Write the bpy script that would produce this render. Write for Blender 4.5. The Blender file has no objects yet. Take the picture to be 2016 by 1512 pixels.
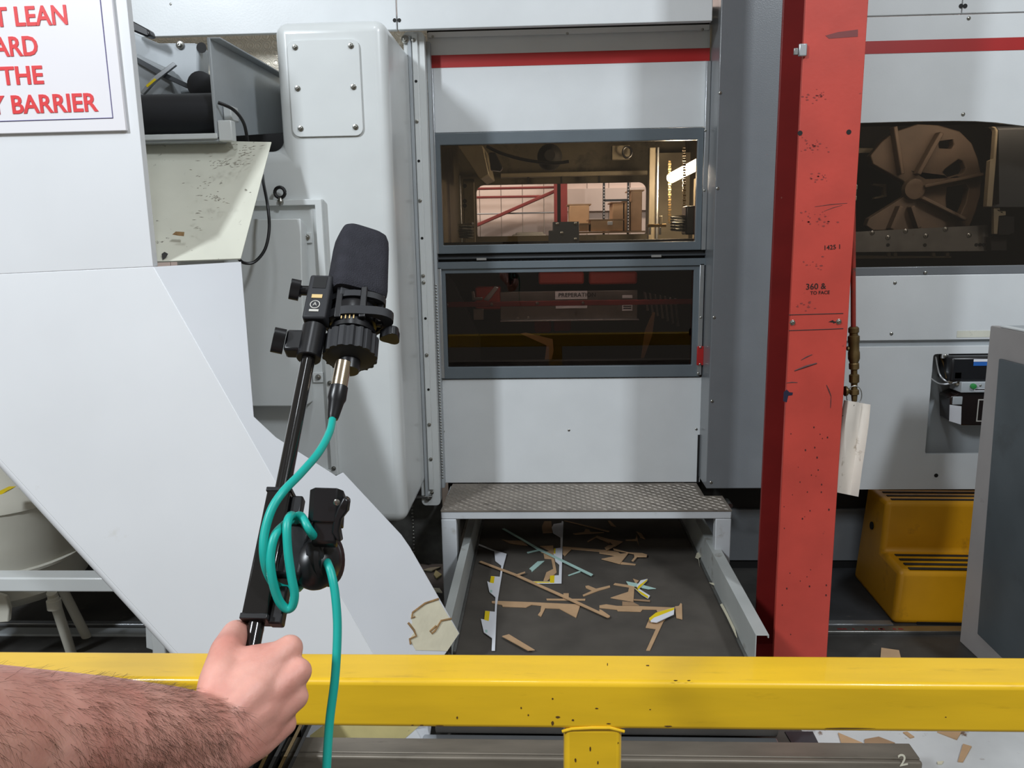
import bpy, bmesh, math, random
from mathutils import Vector, Matrix
from mathutils.geometry import tessellate_polygon
random.seed(7)
V = Vector
sc = bpy.context.scene
C = sc.collection

# ------------------------------------------------------------------ camera
F_PX = 1550.0
PITCH, YAW, ROLL = math.radians(10.8), math.radians(2.5), math.radians(0.97)
CAM = V((0, 0, 1.65))
_f = V((-math.sin(YAW)*math.cos(PITCH), math.cos(YAW)*math.cos(PITCH), -math.sin(PITCH)))
_r = V((math.cos(YAW), math.sin(YAW), 0))
_u = _r.cross(_f)
CR = _r*math.cos(ROLL) - _u*math.sin(ROLL)
CU = _u*math.cos(ROLL) + _r*math.sin(ROLL)
CF = _f
cd = bpy.data.cameras.new('camera'); cam = bpy.data.objects.new('camera', cd); C.objects.link(cam)
cd.sensor_fit = 'HORIZONTAL'; cd.sensor_width = 36.0; cd.lens = F_PX/2016*36.0
cd.clip_start = 0.02
m3 = Matrix((CR, CU, -CF)).transposed()
cam.matrix_world = Matrix.Translation(CAM) @ m3.to_4x4()
sc.camera = cam

# ------------------------------------------------------------------ world, lights, exposure
w = bpy.data.worlds.new('hall_ambient'); sc.world = w; w.use_nodes = True
w.node_tree.nodes['Background'].inputs[0].default_value = (1.0, 0.95, 0.84, 1)
w.node_tree.nodes['Background'].inputs[1].default_value = 0.25
def area(name, loc, target, sx, sy, power, col):
    l = bpy.data.lights.new(name, 'AREA'); l.shape = 'RECTANGLE'; l.size = sx; l.size_y = sy
    l.energy = power; l.color = col
    o = bpy.data.objects.new(name, l); C.objects.link(o); o.location = loc
    o.rotation_euler = (V(target)-V(loc)).to_track_quat('-Z', 'Y').to_euler()
    return o
COOL = (0.88, 0.94, 1.0)
area('key_hall_light', (2.75, -1.2, 5.3), (0.6, 3.5, 1.2), 0.35, 0.9, 175, COOL)
area('left_hall_light', (-3.3, -1.5, 4.7), (-0.6, 3.0, 1.0), 0.35, 0.9, 250, COOL)
area('overhead_hall_light', (-0.3, 0.2, 5.8), (-0.3, 1.6, 0.5), 0.4, 1.4, 40, COOL)
area('far_hall_light', (-0.3, 7.3, 4.6), (-0.2, 9.2, 1.7), 2.5, 0.5, 170, (1.0, 0.93, 0.88))
sc.view_settings.view_transform = 'Standard'; sc.view_settings.look = 'None'
sc.view_settings.exposure = -0.2; sc.view_settings.gamma = 1.0
sc.view_settings.use_curve_mapping = False

# ------------------------------------------------------------------ measuring helpers
def ray(px, py): return CR*((px-1008)/F_PX) + CU*((756-py)/F_PX) + CF
def P(px, py, Y): d = ray(px, py); return CAM + d*((Y-CAM.y)/d.y)          # on a wall plane y = Y
def PZ(px, py, z): d = ray(px, py); return CAM + d*((z-CAM.z)/d.z)         # on a level plane
def U(px, py, c): return CAM + ray(px, py)*c                               # at a depth
def PN(px, py, p0, n): d = ray(px, py); return CAM + d*((p0-CAM).dot(n)/d.dot(n))
def rect(px0, py0, px1, py1, Y):
    mx, my = (px0+px1)/2, (py0+py1)/2
    return (P(px0, my, Y).x, P(px1, my, Y).x, P(mx, py1, Y).z, P(mx, py0, Y).z)   # x0 x1 z0 z1

# ------------------------------------------------------------------ materials
def s2l(c): return tuple(((v/255)/12.92 if v/255 <= .04045 else ((v/255+.055)/1.055)**2.4) for v in c)
MATS = {}
def M(name, rgb, rough=.5, metal=0, var=.05, scale=6, bump=0, bscale=60, spec=.5, coat=0,
      dirt=None, stretch=(1, 1, 1)):
    if name in MATS: return MATS[name]
    m = bpy.data.materials.new(name); m.use_nodes = True; MATS[name] = m
    nt = m.node_tree; N = nt.nodes; L = nt.links; b = N['Principled BSDF']
    col = s2l(rgb)
    tc = N.new('ShaderNodeTexCoord'); mp = N.new('ShaderNodeMapping'); mp.inputs['Scale'].default_value = stretch
    L.new(tc.outputs['Object'], mp.inputs['Vector'])
    nz = N.new('ShaderNodeTexNoise'); nz.inputs['Scale'].default_value = scale; nz.inputs['Detail'].default_value = 4
    L.new(mp.outputs[0], nz.inputs['Vector'])
    rp = N.new('ShaderNodeValToRGB')
    rp.color_ramp.elements[0].position = .3; rp.color_ramp.elements[1].position = .7
    rp.color_ramp.elements[0].color = (*[max(0, v*(1-var*2)) for v in col], 1)
    rp.color_ramp.elements[1].color = (*[min(1, v*(1+var)) for v in col], 1)
    L.new(nz.outputs['Fac'], rp.inputs[0]); out = rp.outputs[0]
    if dirt:                                  # (rgb, scale, threshold 0..1, softness)
        dz = N.new('ShaderNodeTexNoise'); dz.inputs['Scale'].default_value = dirt[1]; dz.inputs['Detail'].default_value = 6
        dz.inputs['Roughness'].default_value = .65
        L.new(mp.outputs[0], dz.inputs['Vector'])
        mr = N.new('ShaderNodeMapRange'); mr.inputs[1].default_value = dirt[2]; mr.inputs[2].default_value = dirt[2]+dirt[3]
        L.new(dz.outputs['Fac'], mr.inputs[0])
        mx = N.new('ShaderNodeMix'); mx.data_type = 'RGBA'
        L.new(mr.outputs[0], mx.inputs[0]); L.new(out, mx.inputs[6]); mx.inputs[7].default_value = (*s2l(dirt[0]), 1)
        out = mx.outputs[2]
    L.new(out, b.inputs['Base Color'])
    b.inputs['Roughness'].default_value = rough; b.inputs['Metallic'].default_value = metal
    b.inputs['Specular IOR Level'].default_value = spec; b.inputs['Coat Weight'].default_value = coat
    if bump:
        bz = N.new('ShaderNodeTexNoise'); bz.inputs['Scale'].default_value = bscale; bz.inputs['Detail'].default_value = 3
        L.new(mp.outputs[0], bz.inputs['Vector'])
        bp = N.new('ShaderNodeBump'); bp.inputs['Strength'].default_value = bump; bp.inputs['Distance'].default_value = .004
        L.new(bz.outputs['Fac'], bp.inputs['Height']); L.new(bp.outputs[0], b.inputs['Normal'])
    return m
def glass_mat(name, tint, rough=.0, fres=1.45):
    m = bpy.data.materials.new(name); m.use_nodes = True; MATS[name] = m
    nt = m.node_tree; N = nt.nodes; L = nt.links; N.remove(N['Principled BSDF'])
    tr = N.new('ShaderNodeBsdfTransparent'); tr.inputs[0].default_value = (*tint, 1)
    gl = N.new('ShaderNodeBsdfGlossy'); gl.inputs['Roughness'].default_value = rough
    fr = N.new('ShaderNodeFresnel'); fr.inputs[0].default_value = fres
    mx = N.new('ShaderNodeMixShader'); L.new(fr.outputs[0], mx.inputs[0]); L.new(tr.outputs[0], mx.inputs[1]); L.new(gl.outputs[0], mx.inputs[2])
    L.new(mx.outputs[0], N['Material Output'].inputs[0]); return m
def emit(name, col, s):
    m = bpy.data.materials.new(name); m.use_nodes = True; b = m.node_tree.nodes['Principled BSDF']; MATS[name] = m
    b.inputs['Base Color'].default_value = (*col, 1)
    b.inputs['Emission Color'].default_value = (*col, 1); b.inputs['Emission Strength'].default_value = s; return m

WHITE  = M('white_machine_paint', (214, 218, 220), .34, bump=.05, bscale=140, var=.02, coat=.15)
WHITE2 = M('white_shroud_paint', (212, 216, 216), .3, var=.02, coat=.2)
CHUTE  = M('white_sheet_plastic', (232, 234, 237), .38, var=.015, scale=3, dirt=((200, 195, 180), 5, .68, .3))
CHUTE2 = M('white_sheet_side_shaded', (214, 217, 222), .4, var=.02, scale=3, dirt=((190, 184, 168), 4, .66, .3))  # darker copy of the chute white; shade of the side face in its colour
CREAM  = M('scuffed_cream_board', (214, 214, 200), .5, var=.04, scale=5, dirt=((104, 98, 86), 30, .64, .06))
TORN   = M('torn_tape_cream', (214, 208, 184), .7, var=.04, scale=18, bump=.25, bscale=50)
TEAR   = M('torn_brown_edge', (150, 118, 78), .85, var=.15, scale=60)
TAPE   = M('old_yellow_tape', (214, 200, 140), .6, var=.06, scale=12, dirt=((90, 80, 60), 30, .68, .1))
GREY   = M('grey_machine_paint', (112, 116, 120), .3, var=.03, bump=.12, bscale=200, coat=.2)
FRAMEG = M('window_frame_grey', (98, 107, 113), .35, var=.04, bump=.08, bscale=180)
FRAMEW = M('light_frame_paint', (196, 200, 204), .45, var=.04, dirt=((150, 146, 138), 9, .62, .2))
GUIDE  = M('worn_guide_paint', (178, 182, 180), .5, var=.05, dirt=((128, 122, 112), 12, .6, .15))
DGREY  = M('dark_grey_paint', (58, 62, 66), .45, var=.06)
LGREY  = M('light_grey_paint', (168, 174, 178), .42, var=.04)
BLACK  = M('black_gap', (14, 14, 15), .7, var=.1)
RED    = M('red_stripe', (168, 34, 34), .38, var=.03)
POST   = M('red_column_paint', (188, 66, 54), .55, var=.06, scale=7, dirt=((60, 24, 24), 26, .70, .05), bump=.08, bscale=60)
POSTD  = M('red_column_shaded', (120, 26, 24), .5, var=.07, scale=7, dirt=((150, 110, 100), 40, .71, .04))  # darker copy of the column red; shade behind the front flange painted in
ALU    = M('aluminium_trim', (190, 194, 198), .32, .85, var=.04, scale=10)
STEEL  = M('bare_steel', (150, 150, 148), .36, .9, var=.12, scale=9, dirt=((90, 80, 66), 14, .62, .2))
ZINC   = M('zinc_bolt', (165, 165, 160), .28, 1, var=.1, scale=30)
YELLOW = M('yellow_rail_paint', (236, 190, 34), .34, var=.05, scale=4, stretch=(1, 6, 6), dirt=((186, 140, 20), 9, .60, .3), coat=.2)
YELLOWC= M('yellow_rail_chips', (90, 62, 20), .8)
STOOL  = M('yellow_step_plastic', (214, 152, 14), .45, var=.07, scale=4, dirt=((120, 82, 20), 8, .6, .25))
STRIPE = M('dark_tread_strip', (38, 33, 28), .8, var=.15, scale=30)
BELT   = M('black_belt', (80, 75, 69), .75, var=.12, scale=7, dirt=((74, 68, 62), 5, .55, .3))
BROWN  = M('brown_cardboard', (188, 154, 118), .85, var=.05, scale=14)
BROWN2 = M('dark_cardboard', (158, 128, 98), .85, var=.06, scale=14)  # darker card; its colour also puts shade on the offcuts under the step
WCARD  = M('white_card', (226, 228, 234), .5, var=.02)
YCARD  = M('yellow_print', (232, 204, 30), .5, var=.02)
TCARD  = M('pale_teal_print', (176, 208, 200), .5, var=.03)
FLOORM = M('dirty_concrete', (96, 92, 86), .7, var=.2, scale=3, dirt=((40, 38, 36), 5, .5, .15), bump=.2, bscale=40)
FLOORD = M('oily_black_floor', (60, 59, 57), .55, var=.25, scale=5, dirt=((92, 86, 78), 14, .64, .1), bump=.25, bscale=30)
FLOORW = M('worn_white_floor_paint', (206, 208, 208), .55, var=.05, scale=6, dirt=((120, 98, 82), 9, .6, .06))
CHECK  = M('worn_checker_plate', (126, 118, 109), .55, .1, var=.12, scale=6, dirt=((70, 62, 54), 10, .55, .2))
CHECKR = M('checker_lozenge', (150, 142, 132), .42, .2, var=.1, scale=8)
BRASS  = M('old_brass', (112, 92, 58), .45, .7, var=.15, scale=30)
PIPE   = M('red_pipe', (150, 48, 36), .5, var=.12, scale=20, dirt=((80, 64, 54), 30, .6, .1))
SLEEVE = M('dirty_white_sleeve', (222, 214, 204), .45, var=.04, scale=8, dirt=((130, 108, 84), 16, .6, .12))
BPLAST = M('black_plastic', (22, 22, 25), .32, var=.1, scale=20)
BMATTE = M('black_rubber', (34, 35, 39), .6, var=.08)
BTUBE  = M('black_gloss_tube', (24, 22, 22), .18, .2, var=.05, coat=.5)
FOAM   = M('charcoal_foam', (58, 58, 64), .95, var=.06, scale=60, bump=.5, bscale=700, spec=.1)
TEAL   = M('teal_cable', (20, 172, 160), .42, var=.03)
NICKEL = M('nickel_connector', (206, 190, 168), .22, 1, var=.05)
GOLD   = M('gold_print', (220, 190, 130), .4)
SILVERP= M('silver_print', (200, 198, 190), .4)
INK    = M('black_ink', (24, 18, 18), .6)
CHALK  = M('white_chalk', (228, 224, 205), .9)
SIGNW  = M('sign_white', (240, 238, 242), .3, var=.005)
SIGNR  = M('sign_red_letters', (232, 62, 66), .4, var=.02)
SIGNB  = M('sign_blue_border', (98, 92, 150), .4, var=.02)
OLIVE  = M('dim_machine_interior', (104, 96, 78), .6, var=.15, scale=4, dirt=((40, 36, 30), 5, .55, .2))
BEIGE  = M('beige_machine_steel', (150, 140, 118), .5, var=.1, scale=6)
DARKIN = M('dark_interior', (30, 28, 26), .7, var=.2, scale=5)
WHEEL  = M('brown_flywheel', (112, 96, 82), .55, var=.12, scale=6)
FARW   = M('far_wall_white', (222, 205, 198), .7, var=.03, scale=2)
FARRED = M('far_red_steel', (128, 44, 42), .6, var=.1)
BLUE   = M('blue_label', (40, 100, 180), .4)
GREEN  = M('green_knob', (50, 140, 70), .35)
TANK   = M('ivory_tank_paint', (206, 204, 192), .35, var=.03, coat=.2)
BROWNSTEEL = M('brown_grey_steel', (124, 116, 104), .42, .3, var=.12, scale=4, stretch=(1, 4, 4), dirt=((80, 72, 62), 6, .6, .25))
OILGLASS = M('dark_oil_bowl', (26, 14, 12), .15, coat=.4)
GLASSU = glass_mat('upper_guard_glass', (.88, .83, .77))
GLASSL = glass_mat('smoked_guard_glass', (.72, .64, .60), fres=1.45)
GLASSR = glass_mat('side_guard_glass', (.84, .80, .76))
LAMP   = emit('warm_lamp_tube', (1, .86, .66), 20)

def swirl_mat():
    m = bpy.data.materials.new('engine_turned_foil'); m.use_nodes = True
    nt = m.node_tree; N = nt.nodes; L = nt.links; b = N['Principled BSDF']
    b.inputs['Metallic'].default_value = .35; b.inputs['Roughness'].default_value = .36
    b.inputs['Base Color'].default_value = (*s2l((248, 240, 222)), 1)
    tc = N.new('ShaderNodeTexCoord')
    vo = N.new('ShaderNodeTexVoronoi'); vo.inputs['Scale'].default_value = 26; vo.inputs['Randomness'].default_value = .25
    L.new(tc.outputs['Object'], vo.inputs['Vector'])
    ma = N.new('ShaderNodeMath'); ma.operation = 'MULTIPLY'; ma.inputs[1].default_value = 40; L.new(vo.outputs['Distance'], ma.inputs[0])
    si = N.new('ShaderNodeMath'); si.operation = 'SINE'; L.new(ma.outputs[0], si.inputs[0])
    bp = N.new('ShaderNodeBump'); bp.inputs['Strength'].default_value = .5; bp.inputs['Distance'].default_value = .004
    L.new(si.outputs[0], bp.inputs['Height']); L.new(bp.outputs[0], b.inputs['Normal']); return m
SWIRL = swirl_mat()
def skin_mat():
    m = bpy.data.materials.new('skin'); m.use_nodes = True
    nt = m.node_tree; N = nt.nodes; L = nt.links; b = N['Principled BSDF']
    tc = N.new('ShaderNodeTexCoord'); nz = N.new('ShaderNodeTexNoise'); nz.inputs['Scale'].default_value = 22; nz.inputs['Detail'].default_value = 5
    L.new(tc.outputs['Object'], nz.inputs['Vector'])
    rp = N.new('ShaderNodeValToRGB'); e = rp.color_ramp.elements
    e[0].position = .3; e[0].color = (*s2l((208, 140, 126)), 1); e[1].position = .72; e[1].color = (*s2l((234, 176, 160)), 1)
    L.new(nz.outputs['Fac'], rp.inputs[0]); L.new(rp.outputs[0], b.inputs['Base Color'])
    b.inputs['Roughness'].default_value = .5; b.inputs['Subsurface Weight'].default_value = .12
    b.inputs['Subsurface Radius'].default_value = (.01, .004, .002); b.inputs['Subsurface Scale'].default_value = .5
    b2 = N.new('ShaderNodeTexNoise'); b2.inputs['Scale'].default_value = 260; L.new(tc.outputs['Object'], b2.inputs['Vector'])
    bp = N.new('ShaderNodeBump'); bp.inputs['Strength'].default_value = .25; bp.inputs['Distance'].default_value = .001
    L.new(b2.outputs['Fac'], bp.inputs['Height']); L.new(bp.outputs[0], b.inputs['Normal']); return m
SKIN = skin_mat()
HAIR = M('dark_arm_hair', (96, 66, 50), .6, var=.2, scale=40)

# ------------------------------------------------------------------ mesh helpers
def ortho(a):
    a = a.normalized(); t = V((0, 0, 1)) if abs(a.z) < .9 else V((1, 0, 0))
    s = a.cross(t).normalized(); return s, a.cross(s).normalized()
class MB:
    def __init__(s): s.v = []; s.f = []
    def add(s, vs, fs):
        o = len(s.v); s.v += [V(p) for p in vs]; s.f += [tuple(i+o for i in f) for f in fs]; return s
    def box(s, x0, x1, y0, y1, z0, z1):
        vs = [(x, y, z) for z in (z0, z1) for y in (y0, y1) for x in (x0, x1)]
        return s.add(vs, [(0, 2, 3, 1), (4, 5, 7, 6), (0, 1, 5, 4), (2, 6, 7, 3), (0, 4, 6, 2), (1, 3, 7, 5)])
    def obox(s, o, ax, lim):                      # oriented box: o origin, ax three axes, lim (a0,a1,b0,b1,c0,c1)
        a, b, c = ax
        vs = [o+a*x+b*y+c*z for z in lim[4:6] for y in lim[2:4] for x in lim[0:2]]
        return s.add(vs, [(0, 2, 3, 1), (4, 5, 7, 6), (0, 1, 5, 4), (2, 6, 7, 3), (0, 4, 6, 2), (1, 3, 7, 5)])
    def prism(s, pts, off, holes=()):             # polygon (3D points) swept by off, with optional holes
        loops = [list(pts)]+[list(h) for h in holes]
        flat = [p for l in loops for p in l]; n = len(flat)
        tr = tessellate_polygon(loops)
        fs = [tuple(t) for t in tr]+[tuple(i+n for i in reversed(t)) for t in tr]
        k = 0
        for l in loops:
            for i in range(len(l)):
                j = (i+1) % len(l); fs.append((k+i, k+j, k+j+n, k+i+n))
            k += len(l)
        return s.add(flat+[p+off for p in flat], fs)
    def tube(s, pts, r, n=10, caps=True):
        pts = [V(p) for p in pts]; m = len(pts)
        rs = r if isinstance(r, (list, tuple)) else [r]*m
        t = (pts[1]-pts[0]).normalized(); a, b = ortho(t); vs = []; fs = []
        for i, p in enumerate(pts):
            d = (pts[min(i+1, m-1)]-pts[max(i-1, 0)]).normalized()
            a = (a-d*a.dot(d)).normalized(); b = d.cross(a)
            for k in range(n):
                q = 2*math.pi*k/n; vs.append(p+(a*math.cos(q)+b*math.sin(q))*rs[i])
        for i in range(m-1):
            for k in range(n):
                k2 = (k+1) % n; fs.append((i*n+k, i*n+k2, (i+1)*n+k2, (i+1)*n+k))
        if caps: fs += [tuple(reversed(range(n))), tuple(range((m-1)*n, m*n))]
        return s.add(vs, fs)
    def lathe(s, o, ax, prof, n=24):              # prof: list of (height, radius) along ax from o
        ax = V(ax).normalized()
        a, b = ortho(ax); vs = []; fs = []
        for h, r in prof:
            for k in range(n):
                q = 2*math.pi*k/n; vs.append(V(o)+ax*h+(a*math.cos(q)+b*math.sin(q))*max(r, 1e-5))
        for i in range(len(prof)-1):
            for k in range(n):
                k2 = (k+1) % n; fs.append((i*n+k, i*n+k2, (i+1)*n+k2, (i+1)*n+k))
        fs += [tuple(reversed(range(n))), tuple(range((len(prof)-1)*n, len(prof)*n))]
        return s.add(vs, fs)
    def sphere(s, o, r, ax=None, n=12, m=8):
        a, b, c = ax if ax else (V((1, 0, 0)), V((0, 1, 0)), V((0, 0, 1)))
        r = r if isinstance(r, (list, tuple)) else (r, r, r); vs = []; fs = []
        for i in range(m+1):
            t = math.pi*i/m
            for k in range(n):
                q = 2*math.pi*k/n
                vs.append(V(o)+a*(r[0]*math.sin(t)*math.cos(q))+b*(r[1]*math.sin(t)*math.sin(q))+c*(r[2]*math.cos(t)))
        for i in range(m):
            for k in range(n):
                k2 = (k+1) % n; fs.append((i*n+k, (i+1)*n+k, (i+1)*n+k2, i*n+k2))
        return s.add(vs, fs)
    def build(s, name, mat, parent=None, bevel=0, smooth=35, seg=2, **tags):
        me = bpy.data.meshes.new(name)
        bm = bmesh.new(); bv = [bm.verts.new(p) for p in s.v]
        for f in s.f:
            try: bm.faces.new([bv[i] for i in f])
            except ValueError: pass
        bmesh.ops.remove_doubles(bm, verts=bm.verts, dist=1e-6)
        bmesh.ops.recalc_face_normals(bm, faces=bm.faces); bm.to_mesh(me); bm.free()
        me.materials.append(mat)
        if smooth: me.shade_smooth(); me.set_sharp_from_angle(angle=math.radians(smooth))
        return put(name, me, parent, bevel, seg, **tags)
def put(name, me, parent=None, bevel=0, seg=2, label=None, cat=None, group=None, kind=None):
    o = bpy.data.objects.new(name, me); C.objects.link(o)
    if bevel:
        b = o.modifiers.new('bevel', 'BEVEL'); b.width = bevel; b.segments = seg; b.limit_method = 'ANGLE'; b.angle_limit = math.radians(40)
    if parent is not None:
        o.parent = parent; o.matrix_parent_inverse = parent.matrix_basis.inverted() if parent.parent is None else Matrix.Identity(4)
    if label: o['label'] = label
    if cat: o['category'] = cat
    if group: o['group'] = group
    if kind: o['kind'] = kind
    return o
def thing(name, loc, label, cat, group=None, kind=None):
    o = bpy.data.objects.new(name, None); C.objects.link(o); o.location = loc; o.empty_display_size = .05
    o.matrix_basis = Matrix.Translation(V(loc))
    if label: o['label'] = label
    if cat: o['category'] = cat
    if group: o['group'] = group
    if kind: o['kind'] = kind
    return o
def plate(name, r, Y, th, mat, parent=None, bevel=.002, **k):     # r = (x0,x1,z0,z1), front face at Y
    return MB().box(r[0], r[1], Y, Y+th, r[2], r[3]).build(name, mat, parent, bevel, **k)
def rpts(r, Y): return [V((r[0], Y, r[2])), V((r[1], Y, r[2])), V((r[1], Y, r[3])), V((r[0], Y, r[3]))]
def rrpts(r, Y, rad, n=5):                                        # rounded rectangle
    out = []
    for cx, cz, a0 in ((r[1]-rad, r[3]-rad, 0), (r[0]+rad, r[3]-rad, 90), (r[0]+rad, r[2]+rad, 180), (r[1]-rad, r[2]+rad, 270)):
        for i in range(n+1):
            a = math.radians(a0+90*i/n); out.append(V((cx+rad*math.cos(a), Y, cz+rad*math.sin(a))))
    return out
def ppoly(pts, Y): return [P(x, y, Y) for x, y in pts]
def stick(p0, p1, wd):                                            # a level strip between two points
    d = (p1-p0).normalized(); s = V((-d.y, d.x, 0)).normalized()*wd/2
    return [p0-s, p1-s, p1+s, p0+s]
def spline(pts, n=6):
    out = []; q = [pts[0]]+list(pts)+[pts[-1]]
    for i in range(1, len(q)-2):
        p0, p1, p2, p3 = q[i-1:i+3]
        for k in range(n):
            t = k/n; out.append(.5*((2*p1)+(p2-p0)*t+(2*p0-5*p1+4*p2-p3)*t*t+(3*p1-p0-3*p2+p3)*t**3))
    out.append(pts[-1]); return out
# shared bolt and screw meshes (axis -Y, towards the viewer)
def _bolt_mesh():
    mb = MB(); a = V((0, -1, 0)); mb.lathe((0, 0, 0), a, [(0, 1.0), (.25, 1.0), (.3, .9)], 14)
    mb.lathe((0, 0, 0), a, [(.3, .58), (.85, .58), (.9, .5), (.9, .28), (.6, .28)], 12)
    o = mb.build('bolt_source', ZINC); me = o.data; bpy.data.objects.remove(o); return me
def _screw_mesh():
    mb = MB(); mb.lathe((0, 0, 0), (0, -1, 0), [(0, 1.0), (.25, .95), (.45, .7), (.5, .3), (.3, .25)], 12)
    o = mb.build('screw_source', ZINC); me = o.data; bpy.data.objects.remove(o); return me
BOLT, SCREW = _bolt_mesh(), _screw_mesh()
HOLE = MB().lathe((0, 0, 0), (0, -1, 0), [(0, 1), (.12, 1), (.12, .6)], 12).build('hole_source', BLACK); _h = HOLE.data; bpy.data.objects.remove(HOLE); HOLE = _h
def fix(name, me, loc, r, parent, rot=None):
    o = bpy.data.objects.new(name, me); C.objects.link(o); o.parent = parent
    mw = Matrix.Translation(loc) @ (rot if rot else Matrix.Identity(4)) @ Matrix.Scale(r, 4)
    pm = parent.matrix_basis if parent.parent is None else Matrix.Identity(4)
    o.matrix_basis = pm.inverted() @ mw if parent.parent is None else mw
    if parent.parent is not None:                  # sub-part: parent meshes sit at world identity
        o.matrix_basis = mw
    elif parent.type == 'MESH': o.matrix_basis = mw
    return o
def bolts(lst, Y, r, parent, me=None, name='bolt'):
    for x, y in lst: fix(name, me or BOLT, P(x, y, Y), r, parent)
def text(name, body, size, mat, origin, ax, up, parent=None, align='LEFT', depth=.0008, bold=0.0, xs=1.0, **k):
    cu = bpy.data.curves.new(name, 'FONT'); cu.body = body; cu.size = size; cu.align_x = align; cu.extrude = depth; cu.offset = bold
    cu.resolution_u = 3
    tmp = bpy.data.objects.new(name, cu); C.objects.link(tmp)
    dg = bpy.context.evaluated_depsgraph_get(); me = bpy.data.meshes.new_from_object(tmp.evaluated_get(dg))
    bpy.data.objects.remove(tmp); bpy.data.curves.remove(cu)
    a = V(ax).normalized(); u = V(up); u = (u-a*u.dot(a)).normalized(); n = a.cross(u)
    me.transform(Matrix.Diagonal((xs, 1, 1, 1)))
    me.transform(Matrix.Translation(V(origin)) @ Matrix((a, u, n)).transposed().to_4x4())
    me.materials.clear(); me.materials.append(mat); me.name = name
    return put(name, me, parent, **k)

# =================================================================== 1. SETTING
YF, YR = 3.60, 3.42                      # recessed middle bay and the proud right-hand covers
fl = MB().box(-7, 7, -3, 14, -.12, 0).build('floor', FLOORM, smooth=0); fl['kind'] = 'structure'
fw = thing('wall_far', (0, 9.4, 0), None, None, kind='structure')
for i in range(56):                       # ribbed cladding sheets of the far hall wall
    x = -7+i*.25
    MB().prism([V((x, 9.4, 0)), V((x+.245, 9.4, 0)), V((x+.245, 9.4, 5)), V((x, 9.4, 5))], V((0, .06, 0))).build('cladding_sheet', FARW, fw, .008, smooth=0)
# =================================================================== 2. MIDDLE BAY OF THE MACHINE
bay = thing('machine_front_bay', (P(1120, 700, YF).x, YF, 0), 'white middle bay of the packaging machine with two guard windows', 'machine')
up = plate('upper_panel', rect(843, 57, 1396, 256, YF), YF, .02, WHITE, bay)
lip = rect(843, 57, 1396, 68, YF)
plate('top_lip', lip, YF-.012, .011, WHITE, bay)
st = plate('red_stripe', rect(843, 102, 1397, 127, YF), YF-.0015, .0012, RED, up, bevel=0)
for p in ((852, 72), (1117, 66), (1383, 58)): fix('screw', SCREW, P(*p, YF-.012), .006, up)
plate('dark_gap', rect(840, 43, 1400, 57, YF+.05), YF+.05, .05, BLACK, bay)
def frame(name, ro, ri, Y, th, mat, parent, bevel=.003):
    return MB().prism(rpts(ro, Y), V((0, th, 0)), [rpts(ri, Y)]).build(name, mat, parent, bevel, smooth=0)
RU_O, RU_I = rect(859, 257, 1382, 496, YF), rect(870, 281, 1370, 479, YF)
RL_O, RL_I = rect(866, 521, 1379, 743, YF), rect(880, 535, 1363, 720, YF)
fu = frame('upper_window_frame', RU_O, RU_I, YF-.012, .032, FRAMEG, bay)
plate('glass_pane', RU_I, YF+.004, .005, GLASSU, fu, bevel=0)
fl2 = frame('lower_window_frame', RL_O, RL_I, YF-.012, .032, FRAMEG, bay)
plate('glass_pane', RL_I, YF+.004, .005, GLASSL, fl2, bevel=0)
# guide bar between the windows
plate('gap_strip', rect(857, 496, 1390, 513, YF), YF+.004, .03, BLACK, bay)
rb = plate('guide_bar', rect(857, 512, 1390, 526, YF), YF-.022, .03, FRAMEG, bay)
plate('upper_guide_bar', rect(857, 503, 1390, 507, YF), YF-.014, .02, DGREY, bay)
for x in range(900, 1360, 14): fix('chain_link', HOLE, P(x, 509.5-(x-1120)*.019, YF-.001), .0045, bay)
_c = MB().box(-.022, .022, -.004, .004, -.005, .005).build('clip_source', ALU); CLIPM = _c.data; bpy.data.objects.remove(_c)
for p in ((948, 510), (1292, 504)): fix('clip', CLIPM, P(*p, YF-.017), 1.0, bay)
lp = plate('lower_panel', rect(869, 745, 1381, 950, YF), YF, .02, WHITE, bay)
for p in ((873, 849), (1120, 847), (1371, 845)): fix('screw', SCREW, P(*p, YF), .006, lp)
plate('side_slot', rect(869, 858, 874, 950, YF-.0015), YF-.003, .002, BLACK, bay, bevel=0)
plate('side_slot', rect(1372.5, 856, 1377, 950, YF-.0015), YF-.003, .002, BLACK, bay, bevel=0)
def trim(x0, x1, y0, y1, scr):
    t = plate('trim_strip', rect(x0, y0, x1, y1, YF-.02), YF-.022, .02, ALU, bay)
    for p in scr: fix('screw', SCREW, P(*p, YF-.022), .0055, t)
trim(848, 858, 134, 500, ((851, 270), (855, 388)))
trim(1386, 1395, 120, 492, ((1389, 257), (1387, 375)))
trim(863, 872, 527, 745, ((864, 633), (866, 741)))
trim(1375, 1384, 519, 738, ((1380, 625), (1375, 735)))
lt = plate('red_latch', rect(1372, 682, 1385, 719, YF-.03), YF-.034, .012, RED, bay, bevel=.002)
for p in ((1379, 684), (1378, 717)): fix('screw', SCREW, P(*p, YF-.035), .005, lt)
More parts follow.
